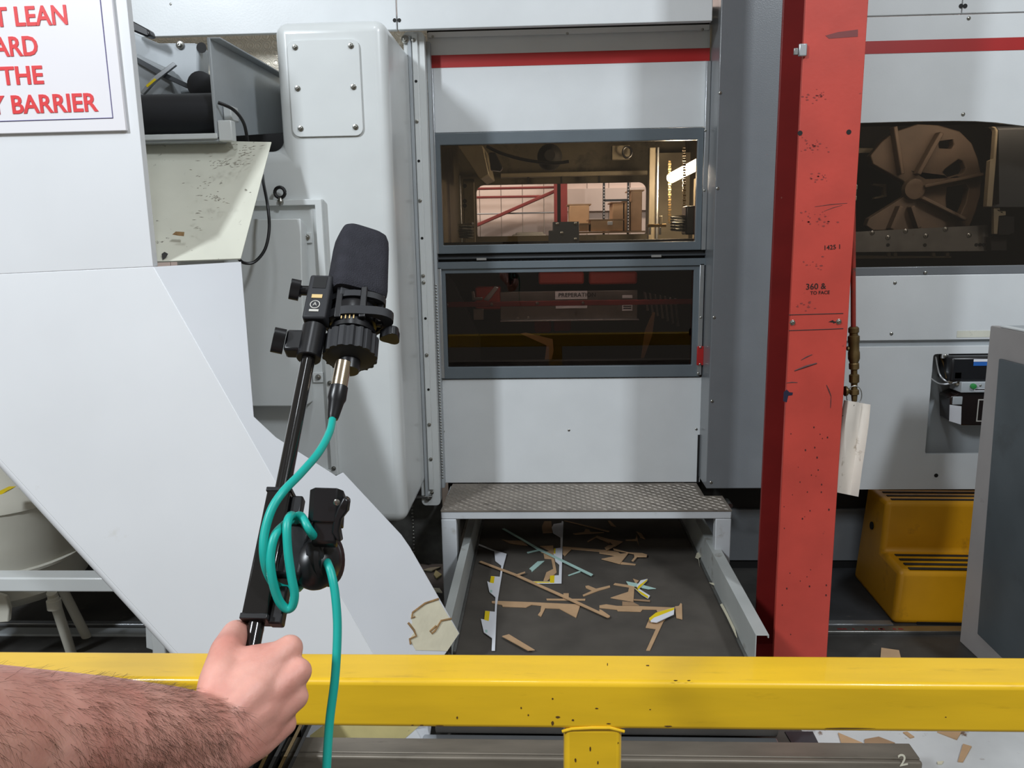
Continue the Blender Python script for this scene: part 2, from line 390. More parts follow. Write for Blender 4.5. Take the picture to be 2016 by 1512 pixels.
# body of the bay behind the panels: dim walls that close the machine
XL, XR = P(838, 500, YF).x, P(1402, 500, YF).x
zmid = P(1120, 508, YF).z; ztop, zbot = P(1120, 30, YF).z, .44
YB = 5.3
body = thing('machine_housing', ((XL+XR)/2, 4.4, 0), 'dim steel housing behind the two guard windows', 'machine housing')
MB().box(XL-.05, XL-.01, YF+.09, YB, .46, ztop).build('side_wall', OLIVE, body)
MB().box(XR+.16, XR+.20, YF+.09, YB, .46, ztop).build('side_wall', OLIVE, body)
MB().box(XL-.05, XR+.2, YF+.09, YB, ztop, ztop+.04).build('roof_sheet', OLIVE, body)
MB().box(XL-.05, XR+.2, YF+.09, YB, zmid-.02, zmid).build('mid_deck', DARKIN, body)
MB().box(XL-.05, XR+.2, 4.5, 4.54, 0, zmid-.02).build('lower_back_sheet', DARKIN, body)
RO = rect(938, 361, 1273, 472, YB)
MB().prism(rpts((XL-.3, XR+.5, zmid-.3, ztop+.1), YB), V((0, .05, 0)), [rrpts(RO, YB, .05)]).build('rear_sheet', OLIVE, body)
# =================================================================== 3. THINGS BEHIND THE UPPER WINDOW
t = thing('sloping_bracket', P(935, 330, 4.3), 'beige sloping steel bracket under the machine roof', 'bracket')
a = ppoly([(900, 285), (950, 286), (963, 345), (945, 353)], 4.3)
MB().prism(a, V((0, .5, 0))).build('arm', BEIGE, t, .006)
MB().prism(ppoly([(962, 300), (975, 300), (990, 330), (985, 337), (966, 335)], 4.35), V((0, .06, 0))).build('sensor_box', BPLAST, t, .004)
MB().tube(spline([P(958, 288, 4.4), P(990, 303, 4.4), P(1040, 316, 4.4), P(1090, 321, 4.4), P(1120, 318, 4.4)]), .009).build('sagging_hose', BPLAST, label='black hose sagging below the machine roof', cat='hose')
t = thing('cross_beam', P(1130, 342, 5.0), 'pale horizontal beam above the rear opening', 'beam')
MB().box(P(985, 342, 5.0).x, P(1275, 342, 5.0).x, 5.0, 5.06, P(1130, 347, 5).z, P(1130, 338, 5).z).build('beam', BEIGE, t, .004)
for x in (1040, 1105, 1180): MB().box(P(x-2, 352, 5.0).x, P(x+2, 352, 5.0).x, 5.0, 5.03, P(1130, 360, 5).z, P(1130, 347, 5).z).build('hanger', DARKIN, t)
plate('motor_plate', rect(1205, 286, 1240, 314, 4.6), 4.6, .05, OLIVE, label='brown tilted plate under the machine roof', cat='plate')
MB().tube([P(1235+9*math.cos(q/8*math.pi), 300+11*math.sin(q/8*math.pi), 4.55) for q in range(17)], .006).build('cable_coil', BPLAST, label='small coil of black cable hung on the brown plate', cat='cable')
MB().lathe(P(1082, 312, 4.7), (0, -1, 0), [(0, .07), (.12, .07), (.16, .05), (.2, .03)], 20).build('motor_cover', DARKIN, label='round dim motor cover under the machine roof', cat='motor')
t = thing('upright_rail', P(1283, 370, 4.6), 'pale upright rail beside the rear opening', 'rail')
MB().box(P(1278, 360, 4.6).x, P(1290, 360, 4.6).x, 4.6, 4.66, zmid, P(1283, 290, 4.6).z).build('rail', BEIGE, t, .004)
MB().box(P(1293, 360, 4.6).x, P(1297, 360, 4.6).x, 4.6, 4.63, zmid, P(1283, 290, 4.6).z).build('guide', ALU, t, .002)
t = thing('upright_rail', P(912, 400, 4.6), 'dim drilled upright rail with a bright edge', 'rail')
MB().box(P(913, 400, 4.6).x, P(934, 400, 4.6).x, 4.6, 4.64, zmid, P(923, 352, 4.6).z).build('rail', OLIVE, t, .004)
MB().box(P(905, 400, 4.55).x, P(908, 400, 4.55).x, 4.55, 4.58, zmid, P(906, 345, 4.55).z).build('guide', ALU, t, .002)
for y in (366, 396, 405): fix('hole', HOLE, P(915, y, 4.598), .012, t)
def chain(px, y0, y1, Y, label):
    n = int((y1-y0)/5.0); t = thing('roller_chain', P(px, y1, Y), label, 'chain')
    mb0 = MB().box(-.008, .008, -.006, .006, -.005, .005).build('src', BRASS); me = mb0.data; bpy.data.objects.remove(mb0)
    for i in range(n): fix('chain_link', me, P(px, y0+5*i, Y), 1.0 if i % 2 else .72, t)
chain(1318, 318, 445, 4.3, 'brass roller chain hanging straight beside the lamp')
chain(1347, 290, 420, 4.1, 'roller chain hanging across the glowing lamp')
t = thing('machine_lamp', P(1345, 335, 4.5), 'glowing tube lamp inside the machine', 'lamp')
MB().tube([P(1322, 350, 4.5), P(1376, 322, 4.1)], .028, 14).build('tube', LAMP, t)
MB().box(P(1366, 345, 4.5).x, P(1374, 345, 4.5).x, 4.45, 4.5, zmid, P(1370, 352, 4.5).z).build('holder', BEIGE, t, .003)
ll = bpy.data.lights.new('tube_glow', 'POINT'); ll.energy = 16; ll.color = (1, .86, .66); ll.shadow_soft_size = .06
lo_ = bpy.data.objects.new('tube_glow', ll); C.objects.link(lo_); lo_.parent = t; lo_.location = P(1335, 352, 4.2)-t.location
plate('side_cover', rect(1285, 300, 1400, 480, 5.1), 5.1, .04, BEIGE, label='beige cover sheet lit by the tube lamp', cat='cover')
def spring(px, y0, y1, Y, rp, turns, label, mat=ZINC):
    n = turns*10; pts = []
    for i in range(n+1):
        q = i/10*2*math.pi; c = P(px, y0+(y1-y0)*i/n, Y); pts.append(c+V((math.cos(q)*rp, math.sin(q)*rp, 0)))
    MB().tube(pts, .006, 6).build('coil_spring', mat, label=label, cat='spring')
spring(1336, 425, 455, 3.95, .035, 5, 'steel coil spring standing left of the black block')
spring(917, 440, 468, 3.95, .035, 5, 'coil spring in the dark corner of the upper window')
plate('clamp_block', rect(1350, 405, 1372, 462, 3.9), 3.9, .12, BPLAST, bevel=.008, label='black clamp block in the window corner by the spring', cat='block')
t = thing('sensor_stand', P(1297, 450, 4.2), 'small brass sensor stand below the upright rail', 'sensor')
plate('base', rect(1275, 441, 1312, 447, 4.2), 4.2, .04, BRASS, t); plate('head', rect(1298, 425, 1304, 442, 4.2), 4.2, .02, BEIGE, t)
for x in (1280, 1300): plate('leg', rect(x-2, 447, x+2, 462, 4.2), 4.2, .02, STEEL, t)
plate('sill_beam', rect(866, 474, 1375, 492, 3.9), 3.9, .15, DARKIN, bevel=.004, label='dark beam along the bottom of the upper window', cat='beam')
t = thing('front_bracket', P(1113, 480, 3.85), 'dark grey bracket plate standing on the sill beam', 'bracket')
MB().prism(ppoly([(1080, 492), (1080, 454), (1088, 454), (1088, 437), (1140, 436), (1141, 492)], 3.85), V((0, .03, 0))).build('plate', DGREY, t, .003)
bolts([(1097, 441), (1133, 440), (1106, 459), (1133, 471)], 3.849, .008, t)
plate('rear_sill', rect(935, 463, 1285, 486, 5.05), 5.05, .15, OLIVE, bevel=.004, label='dim sill plate under the rear opening', cat='sill')
# ---- beyond the rear opening: the far hall
YW = 9.0
def farbar(x0, y0, x1, y1, wpx, label, name='steel_beam', mat=FARRED, Y=YW):
    a, b = P(x0, y0, Y), P(x1, y1, Y); d = (b-a).normalized(); n = V((-d.z, 0, d.x))*(wpx*Y/F_PX/2)
    MB().prism([a-n, b-n, b+n, a+n], V((0, .12, 0))).build(name, mat, bevel=.006, smooth=0, label=label, cat='beam')
farbar(900, 372, 1100, 368, 4, 'upper thin red rail on the far wall')
farbar(900, 389, 1068, 386, 4, 'lower thin red rail on the far wall')
farbar(930, 447, 1092, 376, 6, 'red diagonal brace on the far wall', Y=8.9)
farbar(900, 422, 1100, 418, 2.5, 'thin grey sheeting rail on the far wall', mat=LGREY)
t = thing('hall_column', P(1100, 480, 8.7), 'dark red steel column in the far hall', 'column')
MB().box(P(1091, 400, 8.7).x, P(1097, 400, 8.7).x, 8.7, 8.9, 0, 4).build('flange', FARRED, t); MB().box(P(1097, 400, 8.8).x, P(1104, 400, 8.8).x, 8.78, 8.82, 0, 4).build('web', DARKIN, t)
MB().box(P(1104, 400, 8.7).x, P(1117, 400, 8.7).x, 8.7, 8.9, 0, 4).build('flange', FARRED, t)
plate('white_board', rect(1117, 370, 1278, 415, 9.33), 9.33, .07, FARW, label='large pale board hung in the far hall', cat='board')
def carton(x0, y0, x1, y1, Y, label, flap=True, mat=BROWN):
    r = rect(x0, y0, x1, y1, Y); t = thing('carton', ((r[0]+r[1])/2, Y, r[2]), label, 'box', 'cartons in the far hall')
    MB().box(r[0], r[1], Y, Y+.4, r[2], r[3]).build('body', mat, t, .006)
    if flap: MB().prism([V((r[0]-.02, Y, r[3])), V((r[1]+.02, Y, r[3])), V((r[1]+.02, Y, r[3]+.012)), V((r[0]-.02, Y, r[3]+.012))], V((0, .4, 0))).build('lid', BROWN2, t)
    return t
carton(1121, 404, 1160, 455, 8.0, 'tall brown carton by the far red column')
t = carton(1163, 434, 1226, 455, 7.4, 'low wide open carton with a white label')
plate('label', rect(1196, 436, 1206, 443, 7.39), 7.385, .01, WCARD, t)
carton(1206, 400, 1227, 455, 8.0, 'brown carton on the far rack behind the upright')
carton(1242, 376, 1264, 455, 8.0, 'tall dim carton at the edge of the rear opening', mat=BROWN2)
carton(1229.5, 398, 1240, 455, 8.0, 'narrow carton wedged between two larger cartons')
t = carton(1141, 442, 1158, 455, 7.4, 'small opened carton beside the tall carton', mat=BROWN2)
t = thing('storage_rack', P(1212, 470, 7.9), 'slotted steel storage rack in the far hall', 'rack')
for x in (1189, 1237):
    u = MB().box(P(x-2, 400, 7.9).x, P(x+2, 400, 7.9).x, 7.9, 7.94, 0, 2.5).build('upright', DGREY, t)
    for y in range(366, 470, 6): plate('slot', rect(x-.8, y, x+.8, y+2.4, 7.898), 7.897, .004, WCARD, u, bevel=0)
sh = MB().box(P(1189, 394, 7.9).x, P(1237, 394, 7.9).x, 7.9, 7.97, P(1212, 396, 7.9).z, P(1212, 392, 7.9).z).build('shelf', DGREY, t)
MB().box(P(1100, 456, 7.4).x, P(1290, 456, 7.4).x, 7.38, 8.4, P(1190, 459, 7.38).z, P(1190, 455.5, 7.38).z).build('shelf', BROWN2, t)
for i, (x0, x1, y) in enumerate(((1008, 1075, 461), (1015, 1070, 457))):
    plate('plastic_film', rect(x0, y, x1, y+7, 5.07), 5.07, .1, WCARD, bevel=.01, label=('pale film roll sheet lying beyond the opening', 'upper folded sheet of clear film beyond the opening')[i], cat='film')
# =================================================================== 4. THINGS BEHIND THE LOWER WINDOW
t = thing('inner_fill', P(1120, 530, 3.8), 'added fill light tube hidden under the guide bar', 'lamp')  # glowing tube added to brighten the smoked window; the machine has none here
MB().tube([V((P(960, 525, 3.78).x, 3.78, zmid-.035)), V((P(1300, 525, 3.78).x, 3.78, zmid-.035))], .012, 10).build('tube', emit('inner_fill_tube', (1, .9, .82), 9), t)
t = thing('stripping_bar', P(1130, 600, 4.0), 'bright steel guard bar labelled PREPERATION in the smoked window', 'guard bar')
bp_ = plate('bar', rect(985, 573, 1255, 630, 4.0), 4.0, .012, STEEL, t)
plate('label_tape', rect(1093, 573, 1156, 589, 3.995), 3.994, .004, WCARD, t, bevel=0)
plate('label_tape', rect(1094, 601, 1156, 607, 3.995), 3.994, .004, WCARD, t, bevel=0)
text('lettering', 'PREPERATION', .030, INK, P(1099, 585, 3.992), (1, 0, .0), (0, 0, 1), t)
s1 = plate('sticker', rect(1225, 581, 1245, 587, 3.995), 3.994, .004, WCARD, t, bevel=0)
s2 = plate('sticker', rect(1225, 599, 1245, 612, 3.995), 3.994, .004, WCARD, t, bevel=0)
for y_ in (602, 606): plate('printed_line', rect(1227, y_, 1243, y_+2, 3.992), 3.9925, .001, INK, s2, bevel=0)
plate('lower_lip', rect(985, 629, 1258, 632, 3.97), 3.96, .04, ALU, t)
bolts([(1019, 627), (1040, 626), (1058, 597), (1148, 596), (1238, 594)], 3.99, .009, t)
t = thing('reflection_red_rail', P(1120, 597, 3.85), 'bolted cross rail behind the smoked glass coloured by a red reflection', 'rail')  # real bar; its red is a reflection in the glass put into the colour
plate('rail', rect(872, 592, 1380, 602, 3.85), 3.85, .02, FARRED, t)
bolts([(968, 599), (1058, 597), (1148, 596), (880, 600)], 3.849, .007, t)
for i, (x0, y0, x1, y1) in enumerate(((1060, 535, 1150, 560), (1160, 535, 1255, 560), (1052, 620, 1085, 655), (1090, 622, 1125, 652), (935, 565, 985, 610))):  # solid blocks standing in for red reflections in the smoked glass
    MB().box(*[f for f in (rect(x0, y0, x1, y1, 4.2)[0], rect(x0, y0, x1, y1, 4.2)[1])], 4.2, 4.3, rect(x0, y0, x1, y1, 4.2)[2], rect(x0, y0, x1, y1, 4.2)[3]).build(
        'red_reflection_block', POST, bevel=.012, label=('block standing for a red reflection with two holes above the guard bar', 'long block standing for a red reflection above the sticker', 'block standing for a red reflection left under the guard bar', 'block standing for a red reflection right under the guard bar', 'block standing for a red reflection behind the small steel bracket')[i], cat='casting')
plate('small_bracket', rect(932, 608, 952, 630, 4.0), 4.0, .02, STEEL, bevel=.002, label='small drilled steel bracket in the smoked window', cat='bracket')
MB().prism(ppoly([(951, 591), (974, 563), (982, 566), (962, 593)], 3.95), V((0, .03, 0))).build('tilted_block', ALU, bevel=.003, label='bright tilted steel block above the small bracket', cat='block')
MB().prism(ppoly([(928, 574), (933, 573), (935, 586), (950, 585), (950, 591), (930, 592)], 3.95), V((0, .02, 0))).build('angle_bracket', STEEL, bevel=.002, label='bright angle bracket left of the tilted block', cat='bracket')
MB().prism(ppoly([(880, 540), (895, 560), (945, 665), (945, 725), (880, 725)], 4.1), V((0, .04, 0))).build('sloping_guard', DGREY, bevel=.003, label='dark sloping guard sheet in the smoked window', cat='guard')
for i, x in enumerate((1268, 1278, 1288, 1298, 1308, 1318, 1328)):
    MB().prism(ppoly([(x, 575+i*2), (x+4, 575+i*2), (x+10, 612+i*5), (x+5, 613+i*5)], 4.05), V((0, .03, 0))).build('stripping_finger', STEEL, bevel=.002,
        label='row of slim steel stripping fingers right of the sticker', cat='finger', group='stripping fingers in the smoked window')
for i, pts in enumerate(([(1025, 657), (1035, 655), (1088, 668), (1090, 690), (1085, 712), (1072, 712), (1076, 680)], [(1270, 650), (1285, 615), (1290, 615), (1284, 660), (1268, 705), (1262, 705)])):
    MB().prism(ppoly(pts, 3.8), V((0, .004, 0))).build('falling_offcut', BROWN2, label=('brown offcut falling under the guard bar', 'slim offcut falling near the steel fingers')[i], cat='offcut')
plate('bottom_rail', rect(880, 710, 1364, 722, 3.75), 3.75, .05, DGREY, bevel=.003, label='dull rail along the bottom of the smoked window', cat='rail')
# =================================================================== 5. TOP FASCIA AND GREY COLUMN COVER
tf = thing('top_fascia', (P(900, 20, 3.45).x, 3.45, P(900, 60, 3.45).z), 'white top fascia panels above the machine bays', 'fascia')
zb = P(840, 57, YR).z
x0 = P(120, 30, YR).x; xs = P(781, 30, YR).x; x1 = P(1403, 20, YR).x
MB().box(x0, xs-.002, YR, YR+.03, zb, zb+.7).build('panel', WHITE, tf, .003); MB().box(xs+.002, x1, YR, YR+.03, zb, zb+.7).build('panel', WHITE, tf, .003)
for p in ((777, 40), (786, 40)): fix('latch_hole', HOLE, P(*p, YR), .008, tf)
bolts([(336, 8)], YR, .005, tf, SCREW, 'screw')
gc = thing('column_cover', (P(1460, 960, YR).x, YR, P(1440, 962, YR).z), 'tall grey cover panel between the white bay and red column', 'cover')
gx0 = P(1396, 780, YR).x; gx1 = P(1560, 780, YR).x; gz = P(1440, 962, YR).z
MB().box(gx0, gx1, YR, YR+.25, gz, 3.2).build('panel', GREY, gc, .004)
bolts([(1418, 183), (1413, 371), (1402, 790), (1400, 950), (1406, 625)], YR, .007, gc, SCREW, 'screw')
# =================================================================== 6. RIGHT BAY
rbay = thing('machine_side_bay', (P(1850, 960, YR).x, YR, P(1850, 962, YR).z), 'white right bay with arched window beyond the red column', 'machine')
RX0, RX1 = gx1+.002, P(2330, 500, YR).x
zz = lambda y, Y=YR, x=1853: P(x, y, Y).z
xm = P(1894, 15, YR).x
MB().box(RX0, xm-.0015, YR, YR+.02, zz(29)+.003, zz(29)+.6).build('top_panel', WHITE, rbay, .002)
MB().box(xm+.0015, RX1, YR, YR+.02, zz(29)+.003, zz(29)+.6).build('top_panel', WHITE, rbay, .002)
for p in ((1892, 12), (1900, 12)): fix('latch_hole', HOLE, P(*p, YR), .009, rbay)
arc = [(1500, 246), (1690, 242), (1800, 239), (1880, 238), (1920, 238.5), (1960, 241), (2016, 248), (2100, 264), (2200, 292), (2330, 340)]
lo = [P(x, y, YR) for x, y in arc]; lo[0].x = RX0; lo[-1].x = RX1
up = MB().prism([V((RX0, YR, zz(30)))]+lo+[V((RX1, YR, zz(30)))], V((0, .02, 0))).build('arched_panel', WHITE, rbay, .002, smooth=0)
MB().box(RX0, RX1, YR-.0015, YR-.0003, zz(102.5), zz(77.5)).build('red_stripe', RED, up)
for p in ((1907, 36), (1896, 225)): fix('screw', SCREW, P(*p, YR), .008, up)
MB().box(RX0, RX1, YR+.006, YR+.011, zz(527), zz(210)).build('glass_pane', GLASSR, rbay)
MB().box(RX0, RX1, YR-.004, YR+.02, zz(541), zz(524)).build('sill_strip', GREY, rbay, .003)
mp_ = MB().box(RX0, RX1, YR-.006, YR+.02, zz(669), zz(541)).build('middle_panel', WHITE, rbay, .003)
for p in ((1762, 557), (1755, 657), (1822, 537)): fix('screw', SCREW, P(*p, YR-.006), .0075, mp_)
plate('tape_label', rect(1884, 651, 1960, 664, YR-.007), YR-.0075, .001, CREAM, mp_, bevel=0)
MB().box(RX0, RX1, YR+.01, YR+.03, zz(682), zz(668)).build('shadow_gap', LGREY, rbay)
rc = rect(1829, 696, 2060, 893, YR)
ro = (RX0, RX1, zz(963), zz(681))
lpn = MB().prism(rpts(ro, YR-.004), V((0, .02, 0)), [rrpts(rc, YR-.004, .012)]).build('lower_panel', WHITE, rbay, .002, smooth=0)
plate('recess_back', (rc[0]-.02, rc[1]+.02, rc[2]-.02, rc[3]+.02), YR+.06, .02, LGREY, rbay)
fix('panel_hole', HOLE, P(1843, 936, YR-.004), .009, rbay)
fix('screw', SCREW, P(1861, 701, YR-.004), .009, rbay); plate('screw_tab', rect(1855, 692, 1868, 706, YR-.004), YR-.0035, .012, WHITE, rbay)
for i, pts in enumerate(([(1690, 243), (1695, 243)],)): pass
# dim chamber behind the arched window
ch = thing('flywheel_chamber', (P(1850, 520, 3.9).x, 4.0, zz(530)), 'dim brown chamber behind the arched window', 'chamber')
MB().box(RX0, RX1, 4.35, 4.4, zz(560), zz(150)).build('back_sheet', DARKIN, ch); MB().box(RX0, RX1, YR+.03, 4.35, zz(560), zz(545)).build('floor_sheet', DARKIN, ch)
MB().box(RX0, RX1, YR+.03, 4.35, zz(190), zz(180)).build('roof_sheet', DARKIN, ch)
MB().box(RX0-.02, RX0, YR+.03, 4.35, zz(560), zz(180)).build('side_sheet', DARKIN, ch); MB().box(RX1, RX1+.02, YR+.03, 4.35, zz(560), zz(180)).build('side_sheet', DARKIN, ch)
YW2 = 3.85
wl = thing('chamber_fill', P(1960, 200, 3.5), 'added warm fill light tube under the chamber roof', 'lamp')  # added glow that lights the flywheel; not a lamp of the machine
MB().tube([V((P(1720, 215, 3.52).x, 3.52, zz(205))), V((P(2100, 215, 3.52).x, 3.52, zz(205)))], .014, 12).build('tube', emit('chamber_fill_tube', (1, .84, .66), 17), wl)
def z6(x, y): return (1640+x*376/1579, 180+y*360/1512)
wt = thing('flywheel', P(*z6(650, 1100), YW2), 'big brown spoked flywheel behind the arched window', 'flywheel')
outl = [(310, 530), (400, 420), (520, 330), (700, 270), (880, 280), (1050, 330), (1150, 430), (1200, 560), (1230, 700), (1220, 860), (1180, 1000), (1130, 1120),
        (700, 1150), (330, 1150), (275, 1110), (300, 1050), (590, 870), (615, 830), (610, 770), (580, 740), (330, 600)]
holes = [[(910, 670), (930, 640), (1040, 560), (1075, 575), (1100, 640), (1080, 675), (950, 710)], [(945, 790), (1100, 765), (1122, 800), (1100, 920), (1050, 1030), (940, 985), (935, 880)],
         [(870, 410), (990, 395), (1002, 440), (980, 475), (880, 470)]]
MB().prism([P(*z6(*p), YW2) for p in outl], V((0, .05, 0)), [[P(*z6(*p), YW2) for p in h] for h in holes]).build('wheel_plate', WHEEL, wt, .004)
for a, b, wd in (((480, 300), (540, 690), 30), ((860, 350), (670, 690), 34), ((720, 790), (1200, 690), 26), ((700, 880), (1060, 1060), 26), ((530, 950), (450, 1140), 30), ((620, 950), (680, 1130), 30)):
    p, q = P(*z6(*a), YW2), P(*z6(*b), YW2); d = (q-p).normalized(); n = V((-d.z, 0, d.x))*wd*376/1579*3.85/F_PX/2
    MB().prism([p-n, q-n, q+n, p+n], V((0, -.05, 0))).build('rib', WHEEL, wt, .004)
MB().lathe(P(*z6(655, 810), YW2), (0, -1, 0), [(0, .05), (.03, .046), (.034, .03), (.034, .02)], 20).build('hub', WHEEL, wt)
gb = thing('drilled_bar', P(1800, 497, 3.7), 'bright drilled steel bar below the flywheel', 'bar')
MB().prism([P(*z6(*p), 3.7) for p in ((100, 1165), (1285, 1105), (1290, 1320), (100, 1330))], V((0, .03, 0))).build('bar', STEEL, gb, .003)
for p in ((325, 1170), (455, 1208), (600, 1155), (768, 1195), (930, 1140), (1125, 1190)): fix('bolt', BOLT, P(*z6(*p), 3.699), .010, gb)
for p in ((455, 1270), (760, 1270), (1185, 1268), (1215, 1268), (1245, 1268)): fix('hole', HOLE, P(*z6(*p), 3.699), .008, gb)
lo2 = thing('peg_rail', P(1770, 510, 3.75), 'thin rail with pale pegs under the drilled bar', 'rail')
MB().prism([P(*z6(*p), 3.75) for p in ((100, 1355), (980, 1362), (980, 1376), (100, 1385))], V((0, .03, 0))).build('rail', BEIGE, lo2, .002)
for x in (465, 518, 835, 950): MB().prism([P(*z6(*p), 3.74) for p in ((x-15, 1330), (x+15, 1330), (x+15, 1366), (x-15, 1366))], V((0, .02, 0))).build('peg', BEIGE, lo2, .003)
sd = thing('sliding_cover', P(1980, 400, 3.6), 'grey rounded sliding cover beside the flywheel', 'cover')
MB().prism([P(*z6(*p), 3.6) for p in ((1300, 290), (1345, 290), (1368, 320), (1375, 930), (1330, 955), (1800, 955), (2400, 955), (2400, 290))], V((0, .04, 0))).build('cover_sheet', DGREY, sd, .004)
MB().prism([P(*z6(*p), 3.595) for p in ((1310, 290), (1345, 292), (1366, 320), (1350, 560), (1318, 955), (1270, 955), (1300, 570), (1328, 560), (1345, 330), (1335, 305))], V((0, .03, 0))).build('edge_band', BEIGE, sd, .003)
tk = thing('hinge_block', P(1990, 470, 3.62), 'dark hinge block with pale strip under the sliding cover', 'block')
MB().prism([P(*z6(*p), 3.62) for p in ((1370, 1030), (1505, 1030), (1505, 1170), (1470, 1185), (1360, 1185))], V((0, .06, 0))).build('block', BPLAST, tk, .004)
MB().prism([P(*z6(*p), 3.61) for p in ((1330, 960), (1380, 960), (1380, 990), (1430, 990), (1430, 1025), (1372, 1030), (1360, 1180), (1330, 1180))], V((0, .02, 0))).build('pale_strip', BEIGE, tk, .002)
MB().prism([P(*z6(*p), 3.66) for p in ((1305, 1200), (1440, 1200), (1440, 1320), (1305, 1320))], V((0, .06, 0))).build('lower_block', DARKIN, tk, .004)
MB().prism([P(*z6(*p), 4.0) for p in ((100, 465), (465, 470), (465, 495), (100, 515))], V((0, .03, 0))).build('pale_strip_rail', BEIGE, bevel=.002, label='pale strip rail at the left of the flywheel', cat='rail')
MB().prism([P(*z6(*p), 4.0) for p in ((530, 400), (580, 390), (585, 440), (588, 660), (550, 685), (560, 455), (528, 440))], V((0, .03, 0))).build('pale_lever', BEIGE, bevel=.002, label='pale slim lever behind the flywheel spokes', cat='lever')
MB().prism([P(*z6(*p), 4.0) for p in ((330, 760), (440, 765), (445, 870), (340, 890), (345, 875), (420, 860), (415, 790), (330, 775))], V((0, .03, 0))).build('drive_clip', BEIGE, bevel=.002, label='pale square clip left of the flywheel hub', cat='clip')
# lower setback of the machine and the plinth
pl = thing('machine_plinth', (P(1450, 1100, 3.7).x, 3.7, 0), 'grey plinth below the raised covers on a black base', 'plinth')
px0, px1 = P(1380, 1050, 3.7).x, P(2330, 1050, 3.7).x
MB().box(px0, px1, 3.7, 3.74, .045, P(1460, 1003, 3.7).z).build('grey_sheet', GREY, pl, .003)
MB().box(px0, px1, 3.72, 3.8, P(1460, 1003, 3.7).z, gz).build('dark_recess', DARKIN, pl)
MB().box(px0, px1, 3.71, 3.8, 0, .045).build('black_base', BLACK, pl)
# =================================================================== 7. LEFT SHROUD AND FLANGE
YS = 3.0
sh = thing('rounded_shroud', (P(670, 1030, YS).x, 3.3, P(700, 1030, YS).z), 'tall white rounded shroud with a bolted access plate', 'shroud')
sx0, sx1 = P(556, 450, YS).x-.12, P(779, 520, YS).x; sz0, sz1 = P(700, 1032, YS).z, P(650, 38, YS).z
sbx0 = P(541, 120, YS).x
# front outline: the upper part starts further right, below it widens to the left behind the chute
znotch = P(548, 296, YS).z
outl = [V((sbx0, YS, sz1)), V((sx1, YS, sz1)), V((sx1, YS, sz0)), V((sbx0-.45, YS, sz0)), V((sbx0-.45, YS, znotch)), V((sbx0, YS, znotch))]
MB().prism(outl, V((0, .52, 0))).build('shell', WHITE2, sh, .045, seg=6, smooth=60)
ap = MB().prism(rrpts(rect(572, 79, 712, 269, YS), YS-.009, .028), V((0, .012, 0))).build('access_plate', WHITE2, sh, .002)
for p in ((581, 93), (691, 90), (586, 174), (696, 171), (592, 253), (700, 250)): fix('bolt', BOLT, P(*p, YS-.009), .0105, ap)
fg = thing('mounting_flange', (P(840, 980, 3.5).x, 3.5, P(840, 995, 3.5).z), 'narrow white bolted flange between shroud and white bay', 'flange')
fx1 = P(851, 530, 3.5).x; fx0 = sx1-.02; fz0 = P(840, 995, 3.5).z; fz1 = P(815, 62, 3.5).z
MB().prism(rrpts((fx0, fx1, fz0, fz1), 3.5, .02), V((0, .05, 0))).build('flange_plate', WHITE2, fg, .003)
bx = P(833, 530, 3.49).x
MB().box(bx-.011, bx+.012, 3.488, 3.5, fz0+.08, fz1-.01).build('cover_strip', WHITE2, fg, .002)
MB().box(bx-.030, bx-.016, 3.49, 3.5, fz0+.04, fz1-.02).build('gasket', LGREY, fg, .002)
bolts([(814, 79), (820.5, 239), (827, 395), (833, 543), (834, 556), (840, 699), (845, 836), (848, 904), (850.5, 970)], 3.488, .0085, fg)
bolts([(798, 78)], 3.495, .017, fg); bolts([(843, 981)], 3.49, .012, fg)
bolts([(819, 160), (824.5, 317), (831, 469), (837.6, 627), (843.6, 767)], 3.4875, .006, fg, HOLE, 'hole')
zs = P(838, 980, 3.48).z; MB().box(P(815, 975, 3.48).x, P(850, 975, 3.48).x, 3.485, 3.5, zs-.006, zs+.006).build('strap', STEEL, fg, .002)
# edge strip and zipper-like rivet row beside the flange
ed = thing('rivet_strip', (P(862, 900, 3.56).x, 3.56, .45), 'thin riveted strip between the flange and white bay', 'strip')
ex = P(855, 530, 3.56).x; MB().box(ex, ex+.014, 3.555, 3.6, P(865, 960, 3.56).z, ztop-.1).build('strip', LGREY, ed, .001)
z = P(860, 740, 3.56).z
zr_ = P(862, 940, 3.56).z
while zr_ < P(850, 560, 3.56).z: fix('rivet', SCREW, V((ex+.006, 3.555, zr_)), .004, ed); zr_ += .0135
sw = thing('patterned_backing', (P(420, 120, 3.56).x, 3.56, P(420, 190, 3.56).z), 'swirl brushed steel backing behind the white shroud', 'backing sheet')
MB().box(P(230, 120, 3.56).x, P(842, 120, 3.56).x, 3.56, 3.57, P(500, 190, 3.56).z, zb+.05).build('sheet', SWIRL, sw)
MB().box(P(230, 120, 3.5).x, sbx0+.2, 3.53, 3.54, znotch-.1, P(500, 170, 3.53).z).build('dark_void', BLACK, sw)
sk = thing('lower_backing', (P(800, 1050, 3.62).x, 3.62, 0), 'dark ribbed steel backing sheet under the shroud', 'backing sheet')
MB().box(P(240, 1050, 3.62).x, P(872, 1050, 3.62).x, 3.62, 3.64, P(830, 1110, 3.62).z, .75).build('sheet', M('dark_swirl_steel', (104, 104, 101), .4, .3, var=.15, scale=20), sk)
xr = P(812, 1030, 3.61).x; zr_ = P(812, 1095, 3.61).z
while zr_ < .6: fix('rivet', SCREW, V((xr, 3.62, zr_)), .006, sk); zr_ += .018
